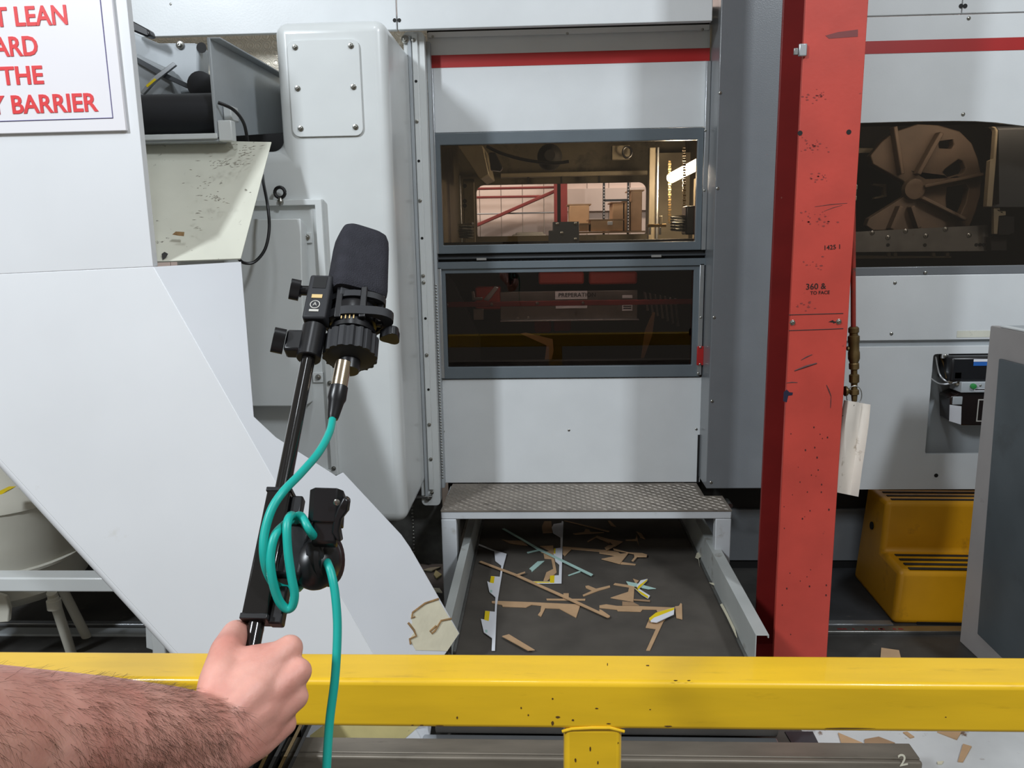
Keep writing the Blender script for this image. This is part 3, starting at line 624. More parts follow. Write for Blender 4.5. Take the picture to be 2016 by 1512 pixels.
# recessed side door in the shroud front and its cover box
sd = thing('side_hatch', (P(575, 930, YS-.03).x, YS-.03, P(600, 935, YS).z), 'white hatch frame with a slim cover box on the shroud', 'hatch')
rf = rect(470, 393, 650, 935, YS-.02)
ri = (rf[0], rf[1]-.026, rf[2]+.02, rf[3]-.022)
MB().prism(rpts(rf, YS-.028), V((0, .03, 0)), [rpts((ri[0]+.03, ri[1], ri[2], ri[3]), YS-.028)]).build('frame', WHITE2, sd, .003, smooth=0)
plate('inner_sheet', (ri[0]+.02, ri[1]+.001, ri[2]-.001, ri[3]+.001), YS-.006, .008, WHITE2, sd)
Yc = YS-.085
cv = MB(); q = [P(x, y, Yc) for x, y in ((440, 432), (592, 430), (600, 800), (445, 800))]; q2 = [P(x, y, YS-.008) for x, y in ((440, 428), (604, 445), (617, 790), (445, 800))]
cv.add(q+q2, [(0, 1, 2, 3), (7, 6, 5, 4), (0, 4, 5, 1), (1, 5, 6, 2), (2, 6, 7, 3), (3, 7, 4, 0)]).build('cover_box', WHITE2, sd, .004)
for p in ((605, 467), (627, 742)):
    c = P(*p, YS-.012); MB().box(c.x-.022, c.x+.018, YS-.014, YS-.006, c.z-.022, c.z+.018).build('tab', WHITE2, sd, .002); fix('screw', BOLT, c+V((0, -.004, 0)), .011, sd)
fix('screw', BOLT, P(627, 404, YS-.008), .009, sd); fix('screw', BOLT, P(657, 922, YS-.029), .009, sd); fix('screw', BOLT, P(649, 754, YS-.03), .009, sd)
eb = thing('eye_bolt', P(552, 395, YS-.02), 'black lifting eye bolt above the hatch frame', 'eye bolt')
ce = P(551, 379, YS-.03); MB().tube([ce+V((math.cos(k/10*math.pi)*.019, 0, math.sin(k/10*math.pi)*.019)) for k in range(21)], .0065, 8, False).build('ring', BPLAST, eb)
MB().lathe(ce+V((0, 0, -.05)), (0, 0, 1), [(0, .004), (.012, .012), (.02, .012), (.026, .008), (.032, .008)], 12).build('shank', ZINC, eb)
# =================================================================== 8. WHITE CHUTE, CREAM HOOD, SIGN
B_ = P(302, 525, 2.42); C_ = P(843, 1478, 2.27); Q_ = P(905, 1245, 2.50)
nf = None
A0, A1 = P(-260, 552, 2.42), B_
ct = thing('white_chute', (P(600, 1400, 2.3).x, 2.35, 0), 'big white folded chute sloping down to the waste belt', 'chute')
MB().prism([P(-260, -120, 2.42), V((B_.x, 2.42, P(240, -120, 2.42).z)), B_, A0], V((0, .03, 0))).build('upper_face', CHUTE, ct, .002)
def front(px, py):                                  # lower face: plane through the crease and the floor edge
    n = (B_-A0).cross(C_-B_).normalized(); return PN(px, py, B_, n)
fp = [front(-260, 552), front(302, 525), front(843, 1478), front(560, 1486), front(345, 1282), front(0, 905), front(-260, 640)]
nfr = (fp[1]-fp[0]).cross(fp[2]-fp[1]).normalized()
if nfr.y < 0: nfr = -nfr
MB().prism(fp, nfr*.02).build('lower_face', CHUTE, ct, .002)
ns = (C_-B_).cross(Q_-B_).normalized()
if ns.y < 0: ns = -ns
def side(px, py): return PN(px, py, B_, ns)
sp = [B_, side(475, 515), side(500, 820), side(545, 862), side(662, 937), side(676, 930), side(790, 1052), side(808, 1078), side(905, 1247), side(868, 1300), C_]
MB().prism(sp, ns*.012).build('side_face', CHUTE2, ct, .0015)
# returned lower edge (rounded lip) along the left side of the lower face
MB().tube([front(-60, 845)+nfr*.03, front(0, 907)+nfr*.03, front(345, 1284)+nfr*.03, front(500, 1440)+nfr*.03], .03, 14).build('rolled_edge', CHUTE, ct)
# torn covering at the lower corner
o_ = ns*-.0015
tp = MB().prism([side(*p)+o_ for p in ((862, 1180), (838, 1190), (808, 1210), (812, 1228), (803, 1226), (815, 1245), (806, 1258), (818, 1280), (880, 1282), (903, 1247))], ns*.0012).build('torn_patch', TORN, ct)
for i, ln in enumerate(([(863, 1179), (836, 1188), (812, 1206), (810, 1217), (816, 1214)], [(888, 1218), (868, 1222), (856, 1242), (850, 1247), (846, 1243), (858, 1232)], [(803, 1226), (814, 1240), (819, 1252), (806, 1258), (808, 1268)])):
    MB().tube([side(*p)+ns*-.002 for p in ln], .0035, 6).build('tear', TEAR, ct)
o2 = nfr*-.001
MB().prism([front(*p)+o2 for p in ((610, 1448), (640, 1425), (830, 1425), (765, 1482), (625, 1482))], nfr*.0008).build('tape_patch', TAPE, ct)
# scuffed cream hood
T0, T1 = B_+V((.0, .02, .015)), side(475, 515)
n1 = V((0, 1, 0))
H = [T0+V((-.02, 0, 0)), T1+V((0, 0, .01)), P(535, 279, T1.y+.28), P(240, 274, T1.y+.28)]
hd = thing('cream_hood', H[1], 'scuffed cream hood panel above the white chute', 'hood')
nh = (H[1]-H[0]).cross(H[2]-H[1]).normalized(); nh = nh if nh.y > 0 else -nh
MB().prism(H, nh*.01).build('panel', CREAM, hd, .002)
hp = lambda px, py: PN(px, py, H[1], nh)
MB().prism([hp(*p)-nh*.001 for p in ((339, 462), (346, 456), (363, 457), (362, 465), (350, 464))], nh*.0009).build('peeled_chip', TEAR, hd)
MB().prism([hp(*p)-nh*.001 for p in ((318, 500), (324, 496), (331, 500), (327, 507), (320, 512))], nh*.0009).build('ink_smudge', INK, hd)
mb = MB()
for cx_, cy_, n_, sx_, sy_ in ((455, 320, 45, 40, 10), (480, 295, 26, 22, 10), (425, 392, 24, 14, 10), (395, 360, 14, 30, 14), (390, 440, 10, 10, 20)):
    for k in range(n_):
        x, y = random.gauss(cx_, sx_*.6), random.gauss(cy_, sy_*.7)
        if not 310 < x < 520-(y-280)*.2: continue
        l_ = random.uniform(1.5, 6); a_ = random.uniform(-.5, .2); dx_, dy_ = l_*math.cos(a_), l_*math.sin(a_)
        mb.prism([hp(x-dx_, y-dy_)-nh*.0008, hp(x, y-.6)-nh*.0008, hp(x+dx_, y+dy_)-nh*.0008, hp(x, y+.6)-nh*.0008], nh*.0006)
mb.build('scuff_marks', M('scuff_brown', (124, 118, 104), .7), hd, smooth=0, kind='stuff')
MB().tube(spline([P(517, 345, 2.995), P(519, 362, 2.9), P(527, 405, 2.82), P(530, 450, 2.8), P(522, 490, 2.78), P(502, 515, 2.76), P(482, 518, 2.74), P(470, 510, 2.72)]), .0055).build('hanging_cable', BPLAST, label='thin black cable looping beside the cream hood', cat='cable')
# sign
sg = thing('warning_sign', P(0, 262, 2.4), 'white warning sign in red capitals reading do not lean forward', 'sign')
Ys = 2.408
sq = [P(-262, -230, Ys), P(232, -40, Ys), P(249, 257, Ys), P(-262, 270, Ys)]
sq[0].z = P(232, -230, Ys).z; sq[1] = V((sq[2].x-.005, Ys, sq[0].z))
MB().prism(sq, V((0, .010, 0))).build('board', SIGNW, sg, .002)
Yt = Ys-.0012
b0, b1 = P(222, 232, Yt), P(-240, 246, Yt); b2 = V((b0.x, Yt, P(222, -205, Yt).z))
MB().tube([b1, b0, b2], .0013, 6).build('border_line', SIGNB, sg)
for body, xr_, yb, hpx, xs_ in (('DO NOT LEAN', 136, 47, 33, .90), ('FORWARD', 77, 108, 33.5, .88), ('OVER THE', 87, 164, 31.5, 1.0), ('SAFETY BARRIER', 192, 218, 32, .96)):
    size = hpx*2.42/F_PX/.69
    text('letters', body, size, SIGNR, P(xr_, yb, Yt), V((1, 0, .006)), (0, 0, 1), sg, 'RIGHT', bold=.0016, xs=xs_)
# =================================================================== 9. UPPER LEFT INFEED
inf = thing('infeed_conveyor', P(340, 270, 2.8), 'grey infeed conveyor end with a big black roller', 'conveyor')
Xp = P(421, 170, 2.8).x
pf = [V((Xp, 2.8, P(415, 73, 2.8).z)), V((Xp, 3.52, P(545, 150, 3.52).z)), V((Xp, 3.52, P(548, 262, 3.52).z)), V((Xp, 2.8, P(430, 270, 2.8).z))]
pf[0].x = pf[1].x = pf[2].x = pf[3].x = Xp
MB().prism(pf, V((-.012, 0, 0))).build('side_plate', LGREY, inf, .003)
pt = V((Xp, 2.8, pf[0].z)); MB().prism([pf[0], pf[1], pf[1]+V((.035, 0, .0)), pf[0]+V((.035, 0, 0))], V((0, 0, -.006))).build('top_flange', LGREY, inf, .002)
rz = P(350, 220, 2.85).z; xl = P(150, 220, 2.85).x
MB().lathe(V((xl, 2.9, rz)), (1, 0, 0), [(0, .068), (Xp-.02-xl, .068)], 32).build('roller', BMATTE, inf)
MB().lathe(V((Xp-.02, 2.9, rz)), (1, 0, 0), [(0, .068), (.006, .068), (.006, .05)], 32).build('roller_end', NICKEL, inf)
zl = P(350, 268, 2.8).z
MB().box(xl, Xp, 2.79, 2.80, zl-.012, zl+.006).build('front_lip', WHITE2, inf, .002); MB().box(xl, Xp, 2.8, 3.2, zl-.02, zl-.012).build('bottom_sheet', LGREY, inf)
c = P(468, 222, 2.9); MB().box(Xp+.001, Xp+.03, 2.86, 2.93, c.z-.03, c.z+.02).build('bearing_block', WHITE2, inf, .004)
MB().box(Xp+.001, Xp+.05, 2.8, 2.84, zl-.02, zl+.05).build('corner_block', WHITE2, inf, .004)
MB().tube(spline([V((Xp+.01, 2.80, c.z+.02)), V((Xp+.05, 2.83, c.z)), V((Xp+.065, 2.88, c.z-.04)), V((Xp+.06, 2.92, c.z-.11))]), .006).build('sensor_cable', BPLAST, inf)
cs = thing('feeder_casting', P(330, 180, 3.2), 'pale grey casting with a rounded corner above the roller', 'casting')
MB().prism(ppoly([(150, 30), (250, 58), (310, 84), (385, 84), (392, 92), (392, 160), (380, 178), (330, 190), (150, 200)], 3.2), V((0, .1, 0))).build('casting', LGREY, cs, .012, seg=3)
MB().prism(ppoly([(150, 60), (256, 100), (330, 135), (345, 190), (150, 190)], 3.12), V((0, .07, 0))).build('front_cover', M('cover_grey', (150, 155, 158), .4, var=.04), cs, .01)
MB().prism(ppoly([(256, 106), (330, 146), (398, 178), (390, 184), (320, 152), (254, 114)], 3.08), V((0, .03, 0))).build('dark_blade', DGREY, cs, .002)
MB().prism(ppoly([(340, 122), (346, 128), (308, 158), (282, 186), (276, 182), (300, 152)], 3.06), V((0, .015, 0))).build('scale_arm', ALU, cs, .002)
MB().prism(ppoly([(304, 154), (308, 157), (290, 172), (287, 168)], 3.058), V((0, .003, 0))).build('yellow_scale', YCARD, cs)
fix('bolt', BOLT, P(355, 89, 3.198), .016, cs); fix('bolt', HOLE, P(397, 94, 3.2), .02, cs)
MB().prism(ppoly([(240, 30), (292, 58), (296, 70), (288, 72), (240, 52)], 3.1), V((0, .05, 0))).build('black_frame_end', BPLAST, bevel=.006, label='black frame end peeking out behind the sign panel', cat='frame')
MB().lathe(P(405, 172, 3.1), (0, -1, 0), [(0, .05), (.05, .05), (.06, .03)], 20).build('drive_wheel', BMATTE, inf)
# =================================================================== 10. TANK AND FRAME, LOWER LEFT
tk = thing('pressure_tank', PZ(60, 1330, 0)*1, 'ivory round tank on splayed legs behind the chute', 'tank')
Yt_ = 2.95; cx = P(20, 1080, Yt_).x; rt = P(150, 1080, Yt_).x-cx
zA, zB, zC, zD = P(60, 1215, Yt_-rt*.8).z, P(60, 1135, Yt_-rt*.8).z, P(60, 1015, Yt_-rt*.8).z, P(20, 930, Yt_).z
MB().lathe(V((cx, Yt_, zA)), (0, 0, 1), [(0, rt*.55), (.03, rt*.86), (.07, rt*.99), (zB-zA, rt), (zB-zA+.004, rt*1.03), (zB-zA+.014, rt*1.03), (zB-zA+.018, rt*.985), (zC-zA, rt*.985),
   (zC-zA+.004, rt*1.01), (zC-zA+.012, rt*1.0), (zC-zA+.05, rt*.9), (zC-zA+.1, rt*.68), (zC-zA+.15, rt*.45)], 40).build('vessel', TANK, tk)
for a, b in (((105, 1190), (142, 1290)), ((125, 1180), (165, 1275))):
    p = P(*a, Yt_-rt*.75 if a[0] == 105 else Yt_-.02); q = PZ(*b, .0) if a[0] == 105 else V((P(*b, Yt_+.02).x, Yt_+.05, 0))
    MB().tube([p+V((0, 0, .05)), q], .019, 14).build('leg', TANK, tk)
p = P(107, 1192, Yt_-rt*.78); MB().lathe(p+V((0, 0, -.012)), (0, 0, 1), [(0, .026), (.035, .026), (.037, .02), (.045, .02)], 18).build('leg_socket', TANK, tk)
MB().tube([V((cx-rt*.7, Yt_-.1, zA+.06)), V((cx-rt*.9, Yt_-.1, 0))], .019, 14).build('leg', TANK, tk)
MB().prism([P(x, y, Yt_-rt-.004) for x, y in ((0, 966), (14, 966), (4, 973), (-10, 976))], V((0, .05, 0))).build('yellow_sticker', YCARD, tk)
MB().prism(ppoly([(-40, 1160), (10, 1175), (18, 1200), (16, 1225), (-40, 1230)], Yt_-rt-.01), V((0, .02, 0))).build('side_lug', TANK, tk, .004)
fr = thing('white_floor_frame', P(100, 1150, 2.55), 'white square tube bar crossing in front of the tank', 'frame')
za, zb_ = P(100, 1166, 2.55).z, P(100, 1138, 2.55).z
MB().box(P(-200, 1150, 2.55).x, P(300, 1150, 2.55).x, 2.55, 2.62, za, zb_).build('bar', WHITE2, fr, .006)
MB().box(P(-200, 1150, 2.55).x-.05, P(-200, 1150, 2.55).x, 2.55, 2.62, 0, zb_).build('upright', WHITE2, fr, .006)
MB().box(P(300, 1150, 2.6).x, P(300, 1150, 2.6).x+.05, 2.55, 2.62, 0, zb_).build('upright', WHITE2, fr, .006)
cf = thing('chute_foot', PZ(320, 1290, 0), 'small white channel foot beside the lower chute edge', 'foot')
MB().prism(ppoly([(286, 1225), (294, 1226), (300, 1262), (335, 1268), (345, 1310), (300, 1310), (300, 1280), (288, 1276)], 2.75), V((0, .05, 0))).build('channel', WHITE2, cf, .003)
for i, (y0, y1, Y, m, lab) in enumerate(((1226, 1229, 3.05, ALU, 'bright metal floor strip nearest the wall behind the tank'), (1240, 1250, 2.95, LGREY, 'dull grey floor strip under the tank legs'))):
    a, b = PZ(-150, y1, .012), PZ(310, y1, .012); MB().box(a.x, b.x, b.y, b.y+(.03 if i == 0 else .06), 0, .012).build('floor_strip', m, bevel=.002, label=lab, cat='floor strip')
MB().box(-3.2, P(880, 1150, 3.5).x, 2.4, 4.4, .0, .003).build('oily_floor_sheet', FLOORD, smooth=0, label='black oily floor sheet under the tank and shroud', cat='floor sheet')
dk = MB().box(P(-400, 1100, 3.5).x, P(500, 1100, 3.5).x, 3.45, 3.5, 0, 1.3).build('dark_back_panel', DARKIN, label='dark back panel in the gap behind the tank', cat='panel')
# =================================================================== 11. STEP PLATFORM OVER THE BELT
ZP = P(1120, 951, YF).z; YP = PZ(1155, 1004, ZP).y
X0, X1 = PZ(868, 1004, ZP).x, PZ(1441, 1004, ZP).x
stp = thing('step_platform', ((X0+X1)/2, YP, 0), 'grey step platform topped with worn checker plate', 'step')
xb0, xb1 = X0+.0, min(X1, gx0+.0)
tl = MB().prism([V((X0, YP-.004, ZP)), V((X1, YP-.004, ZP)), V((X1, YR-.01, ZP)), V((gx0-.01, YR-.01, ZP)), V((gx0-.01, YF-.004, ZP)), V((X0+.01, YF-.004, ZP))], V((0, 0, -.006))).build('checker_plate', CHECK, stp, smooth=0)
loz = MB(); k = 0
y = YP+.012; row = 0
while y < YF-.02:
    x = X0+.015+(row % 2)*.0215
    while x < X1-.015:
        if not (y > YR-.02 and x > gx0-.025):
            a = math.radians(38 if (int((x-X0)/.0215)+row) % 2 else -38); d = V((math.cos(a), math.sin(a), 0)); n = V((-d.y, d.x, 0)); c = V((x, y, ZP))
            q = [c-d*.0165, c-n*.004, c+d*.0165, c+n*.004]; e = [p+(p-c)*-.35+V((0, 0, .0025)) for p in q]
            loz.add(q+e, [(4, 5, 6, 7), (0, 1, 5, 4), (1, 2, 6, 5), (2, 3, 7, 6), (3, 0, 4, 7)])
        x += .043
    y += .0215; row += 1
loz.build('raised_lozenges', CHECKR, tl, smooth=0, kind='stuff')
bh = ZP-P(1155, 1022, YP).z
MB().box(X0, X1, YP, YP+.04, ZP-bh, ZP-.006).build('front_beam', FRAMEW, stp, .004)
lw = PZ(905, 1030, ZP).x-X0
lw = .066
for xx in (X0, X1-lw):
    MB().box(xx, xx+lw, YP, YP+.05, 0, ZP-bh).build('leg', FRAMEW, stp, .004)
MB().box(X0+.005, X0+.045, YF-.1, YF-.05, 0, ZP-.01).build('leg', FRAMEW, stp, .004)
MB().box(X0, X0+.03, YP+.05, YF-.02, ZP-bh, ZP-.006).build('side_rail', FRAMEW, stp, .003); MB().box(X1-.03, X1, YP+.05, YR-.02, ZP-bh, ZP-.006).build('side_rail', FRAMEW, stp, .003)
MB().tube([V((X1+.012, YP+.08, ZP-.012)), V((X1+.012, YP+.15, ZP-.012))], .012, 10).build('side_pin', ZINC, stp)
# =================================================================== 12. WASTE BELT CONVEYOR
ZR = .30
XRi, XRo = PZ(1432, 1144, ZR).x, PZ(1453, 1144, ZR).x
d = ray(1410, 1170); ZB = CAM.z + d.z*((XRi-CAM.x)/d.x); ZB = min(max(ZB, .16), .24)
XLi, XLo = PZ(911, 1126, ZR).x, PZ(897, 1126, ZR).x
YE = PZ(1500, 1250, ZR).y
cv = thing('waste_conveyor', ((XLi+XRi)/2, 2.3, 0), 'low black belt conveyor running out under the step', 'conveyor')
YBf, YBb = 2.32, 4.4
MB().box(XLi-.02, XRi+.02, YBf, YBb, ZB-.012, ZB).build('belt', BELT, cv, .004)
MB().lathe(V((XLi-.02, YBf, ZB-.055)), (1, 0, 0), [(0, .05), (.0, .055), (XRi-XLi+.04, .055), (XRi-XLi+.04, .02), (XRi-XLi+.1, .02)], 28).build('end_roller', BELT, cv)
MB().box(XLi, XRi, YBf+.08, YBb, .03, ZB-.014).build('under_tray', DARKIN, cv)
for s, xi, xo, y0 in ((1, XRi, XRo, YE), (-1, XLi, XLo, 2.6)):
    pr = [(xi, ZB+.01), (xi, ZR), (xo+.004*s, ZR), (xo+.004*s, ZR-.012), (xo, ZR-.012), (xo, ZR-.003), (xi+.004*s, ZR-.003), (xi+.004*s, ZB-.08), (xi, ZB-.08)]
    MB().prism([V((x, y0, z)) for x, z in pr], V((0, YBb-y0, 0))).build('side_guide', GUIDE, cv, .001, smooth=0)
    if s == 1: MB().box(xo+.012, xo+.04, YR-.06, YR-.03, 0, ZP-.01).build('leg', FRAMEW, stp, .003)
    MB().box(min(xi-.012*s, xi-.002*s), max(xi-.012*s, xi-.002*s), y0, YBb, ZB+.004, ZB+.012).build('edge_seal', STEEL, cv)
MB().box(P(830, 1475, 2.22).x, P(1540, 1475, 2.22).x, 2.20, 2.28, 0, P(1100, 1471, 2.22).z).build('tray_edge', ALU, cv, .004)
# --- offcuts on the belt
def z7(x, y): return (880+x*.19185, 1000+y*.1918)
def z8(x, y): return (1180+x*.19178, 1000+y*.1918)
def off(pts, fn, mat, label, lift=0, name='card_offcut', th=.003, patches=()):
    zz_ = ZB+.0015+lift
    o = thing(name, PZ(*fn(*pts[0]), zz_), label, 'offcut', 'cut card waste on the belt')
    MB().prism([PZ(*fn(*p), zz_+th) for p in pts], V((0, 0, -th))).build('card', mat, o, smooth=0)
    for pp, pm in patches: MB().prism([PZ(*fn(*p), zz_+th+.0006) for p in pp], V((0, 0, -.0004))).build('printed_patch', pm, o, smooth=0)
    return o
off([(240, 375), (290, 352), (485, 432), (612, 470), (577, 600), (528, 900), (512, 1000), (492, 1460), (458, 1460), (463, 1335), (378, 1275), (348, 1138), (382, 1145), (392, 1055), (490, 1065), (497, 915),
     (435, 860), (413, 752), (440, 765), (452, 698), (542, 706), (558, 590), (495, 540), (485, 440), (300, 372), (246, 380)], z7, WCARD, 'long white offcut with three stepped tabs and yellow patches', lift=.0035,
    patches=[([(452, 698), (490, 703), (480, 772), (440, 766)], YCARD), ([(392, 1055), (440, 1061), (428, 1160), (382, 1147)], YCARD), ([(388, 1250), (415, 1250), (415, 1280), (392, 1275)], TCARD), ([(440, 842), (464, 842), (464, 868), (442, 864)], TCARD)])
off([(330, 553), (350, 542), (700, 672), (1200, 893), (1665, 1108), (1650, 1125), (1190, 915), (690, 690)], z7, BROWN, 'longest slim brown stick lying diagonally', lift=.0075)
off([(700, 685), (800, 652), (803, 662), (715, 695)], z7, BROWN, 'tiny brown twig on the long stick', lift=.011)
off([(565, 212), (590, 208), (960, 420), (1500, 680), (1480, 696), (940, 430)], z7, TCARD, 'long pale green and white slim stick', lift=.0075)
off([(820, 452), (940, 424), (945, 436), (828, 462)], z7, TCARD, 'short pale green twig near the long stick', lift=.001)
off([(1242, 688), (1360, 645), (1375, 652), (1250, 694)], z7, TCARD, 'short pale twig by the stick end', lift=.001)
off([(845, 622), (930, 548), (1000, 542), (870, 655), (862, 632)], z7, TCARD, 'pale green pointed sliver')
off([(460, 956), (495, 953), (860, 966), (1370, 990), (1325, 1124), (1150, 1030), (1010, 1025), (965, 1114), (933, 1096), (958, 1062), (968, 1000), (870, 990), (812, 1018), (570, 1010), (564, 992), (525, 986), (460, 972)], z7, BROWN,
    'long brown offcut with a triangular end')
off([(1020, 930), (1190, 932), (1195, 875), (1250, 875), (1250, 932), (1420, 932), (1418, 946), (1024, 944)], z7, BROWN, 'thin brown strip with one square tooth')
off([(1420, 800), (1450, 795), (1530, 828), (1670, 795), (1675, 812), (1560, 845), (1400, 905), (1392, 892), (1490, 848), (1425, 818)], z7, BROWN, 'small brown fork shaped offcut')
off([(1075, 200), (1095, 165), (1175, 152), (1180, 130), (1195, 140), (1185, 400), (1175, 770), (1000, 772), (865, 768), (862, 752), (1055, 755), (1058, 695), (1148, 690), (1152, 580), (1112, 545), (1095, 470), (1098, 415), (1165, 408), (1165, 300), (1090, 255)], z7, WCARD,
    'white stepped offcut with two yellow patches under the stick', lift=.0035, patches=[([(1058, 695), (1104, 692), (1100, 768), (1055, 768)], YCARD), ([(1098, 415), (1115, 413), (1112, 470), (1097, 468)], YCARD), ([(865, 754), (1050, 758), (1050, 768), (866, 766)], YCARD)])
off([(955, 390), (1090, 385), (1100, 520), (1125, 660), (1030, 745), (990, 745), (1020, 660), (1090, 625), (1070, 520), (1000, 515), (990, 460), (965, 455), (1060, 440)], z7, BROWN, 'brown bent offcut beside the white stepped one', lift=-.001)
off([(1190, 395), (1560, 425), (1668, 440), (1668, 468), (1590, 462), (1570, 445), (1280, 420), (1210, 492), (1185, 470)], z7, BROWN, 'brown wing shaped strip below the step shadow')
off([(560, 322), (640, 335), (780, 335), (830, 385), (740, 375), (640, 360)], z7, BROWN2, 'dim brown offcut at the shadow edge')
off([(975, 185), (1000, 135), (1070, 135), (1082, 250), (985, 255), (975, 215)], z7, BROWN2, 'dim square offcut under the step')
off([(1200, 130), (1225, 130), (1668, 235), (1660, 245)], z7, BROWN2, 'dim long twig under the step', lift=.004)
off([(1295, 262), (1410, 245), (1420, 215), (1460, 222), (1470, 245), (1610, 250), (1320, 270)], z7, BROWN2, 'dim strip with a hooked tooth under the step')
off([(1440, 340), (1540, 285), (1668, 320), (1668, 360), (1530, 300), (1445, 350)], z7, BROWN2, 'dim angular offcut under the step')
off([(0, 428), (60, 430), (190, 450), (215, 470), (300, 460), (210, 572), (22, 522), (170, 490), (0, 462)], z8, BROWN, 'brown pointed offcut beside the shadow edge', lift=.0033)
off([(140, 412), (300, 455), (440, 462), (490, 478), (485, 500), (390, 500), (350, 545), (330, 540), (360, 505), (355, 470), (150, 430)], z8, BROWN, 'brown pistol shaped offcut near the shadow', lift=.0068)
off([(55, 405), (90, 382), (170, 380), (130, 405), (75, 435)], z8, BROWN, 'small brown leaf shaped offcut', lift=.0103)
off([(215, 552), (375, 575), (368, 584), (210, 572)], z8, BROWN, 'thin brown splinter below the pointed offcut')
off([(145, 785), (160, 770), (360, 800), (350, 960), (115, 920), (295, 860), (305, 812)], z8, BROWN, 'brown arrow shaped offcut beside the yellow slips')
off([(352, 934), (520, 944), (520, 958), (355, 945)], z8, BROWN2, 'thin brown splinter beside the arrow shaped offcut', lift=.0034)
off([(275, 752), (370, 770), (580, 825), (500, 830), (380, 805), (295, 785)], z8, TCARD, 'pale green slip in the crossed pile', lift=.003)
off([(380, 800), (425, 742), (495, 728), (490, 745), (400, 835)], z8, WCARD, 'white and yellow slip leaning in the crossed pile', lift=.008, patches=[([(400, 800), (490, 732), (490, 745), (400, 835), (388, 820)], YCARD)])
off([(360, 818), (395, 840), (410, 830), (520, 900), (500, 928), (430, 885)], z8, WCARD, 'white and yellow slip pointing out of the crossed pile', lift=.005, patches=[([(360, 818), (500, 905), (500, 927), (430, 885)], YCARD)])
off([(345, 725), (405, 745), (375, 780)], z8, BROWN, 'brown corner under the crossed slips', lift=.001)
off([(0, 1000), (70, 988), (180, 1005), (430, 1008), (775, 1022), (660, 1160), (520, 1460), (480, 1460), (580, 1240), (475, 1225), (510, 1140), (600, 1080), (585, 1040), (445, 1038), (425, 1062), (190, 1055), (175, 1040), (0, 1022)], z8, BROWN,
    'large brown offcut with a long bent leg')
off([(775, 1010), (815, 1005), (835, 975), (848, 985), (852, 1140), (790, 1125)], z8, BROWN, 'brown flared tab at the belt side', lift=.001)
off([(510, 1130), (580, 1075), (770, 1018), (765, 1090), (590, 1172), (530, 1165)], z8, WCARD, 'white slip with a yellow edge on the bent offcut', lift=.012, patches=[([(510, 1130), (580, 1075), (770, 1020), (765, 1045), (560, 1125), (520, 1160)], YCARD)])
off([(0, 1040), (20, 1045), (110, 1108), (98, 1125), (0, 1075)], z8, BROWN, 'end of a brown twig beside the bent offcut', lift=.007)
off([(235, 958), (350, 968), (410, 1000), (235, 1000)], z8, BROWN2, 'dim brown scrap under the arrow shaped offcut', lift=-.0005)
off([(565, 1315), (635, 1295), (900, 1455), (830, 1460)], z7, BROWN, 'thick brown wedge close to the yellow rail', lift=.01)
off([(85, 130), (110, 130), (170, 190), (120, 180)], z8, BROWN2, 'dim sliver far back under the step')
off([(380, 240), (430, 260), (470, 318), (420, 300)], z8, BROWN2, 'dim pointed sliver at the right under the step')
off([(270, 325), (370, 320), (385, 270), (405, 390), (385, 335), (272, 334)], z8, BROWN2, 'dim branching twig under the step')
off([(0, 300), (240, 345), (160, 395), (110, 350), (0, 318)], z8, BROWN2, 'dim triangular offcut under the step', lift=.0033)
for i, pts in enumerate(([(1000, 460), (985, 505), (1020, 520), (1030, 600), (1015, 520), (1040, 500), (1025, 455)], [(1240, 990), (1300, 1100), (1400, 1310), (1415, 1330), (1395, 1240), (1280, 1010), (1260, 980)], [(1130, 765), (1180, 770), (1180, 790), (1150, 775)])):
    o = thing('torn_scrap', PZ(*z8(*pts[0]), ZB+.02), ('torn grey scrap caught high on the right guide', 'long torn paper scrap caught along the right guide', 'tiny scrap caught midway on the right guide')[i], 'scrap')
    MB().prism([PZ(*z8(*p), ZB+.02) for p in pts], V((0, 0, -.003))).build('paper', TORN, o, smooth=0)
# =================================================================== 13. RED COLUMN, PIPE, SLEEVE
YC0 = 2.70
cx0, cx1 = P(1549, 756, YC0).x, P(1662, 756, YC0).x; DC = .26; tfl = .016
col = thing('red_steel_column', ((cx0+cx1)/2, YC0, 0), 'scuffed red steel H column standing before the machine', 'column')
ffl = MB().box(cx0, cx1, YC0, YC0+tfl, 0, 3.4).build('front_flange', POST, col, .002)
MB().box(cx0, cx1, YC0+DC-tfl, YC0+DC, 0, 3.4).build('rear_flange', POSTD, col, .002)
MB().box((cx0+cx1)/2-.006, (cx0+cx1)/2+.006, YC0+tfl, YC0+DC-tfl, 0, 3.4).build('web', POSTD, col)
MB().box(cx0-.06, cx1+.06, YC0-.05, YC0+DC+.05, 0, .018).build('base_plate', POSTD, col, .003)
bolts([(1575, 262), (1671, 260)], YC0, .008, ffl, HOLE, 'hole'); bolts([(1560, 635), (1651, 633)], YC0, .009, ffl, BOLT, 'bolt')
for ys in ((620, 617), (651, 647)):
    a, b = P(1553, ys[0], YC0-.0004), P(1660, ys[1], YC0-.0004); MB().tube([a, b], .0014, 5).build('scribed_line', INK, ffl)
kw = dict(parent=ffl)
text('handwriting', '1425 1', .021, INK, P(1621, 492, YC0-.0008), (1, 0, .06), (0.12, 0, 1), ffl)
text('handwriting', '360 &', .028, INK, P(1586, 570, YC0-.0008), (1, 0, .03), (.2, 0, 1), ffl)
text('handwriting', 'TO FACE', .016, INK, P(1595, 580, YC0-.0008), (1, 0, .03), (.15, 0, 1), ffl)
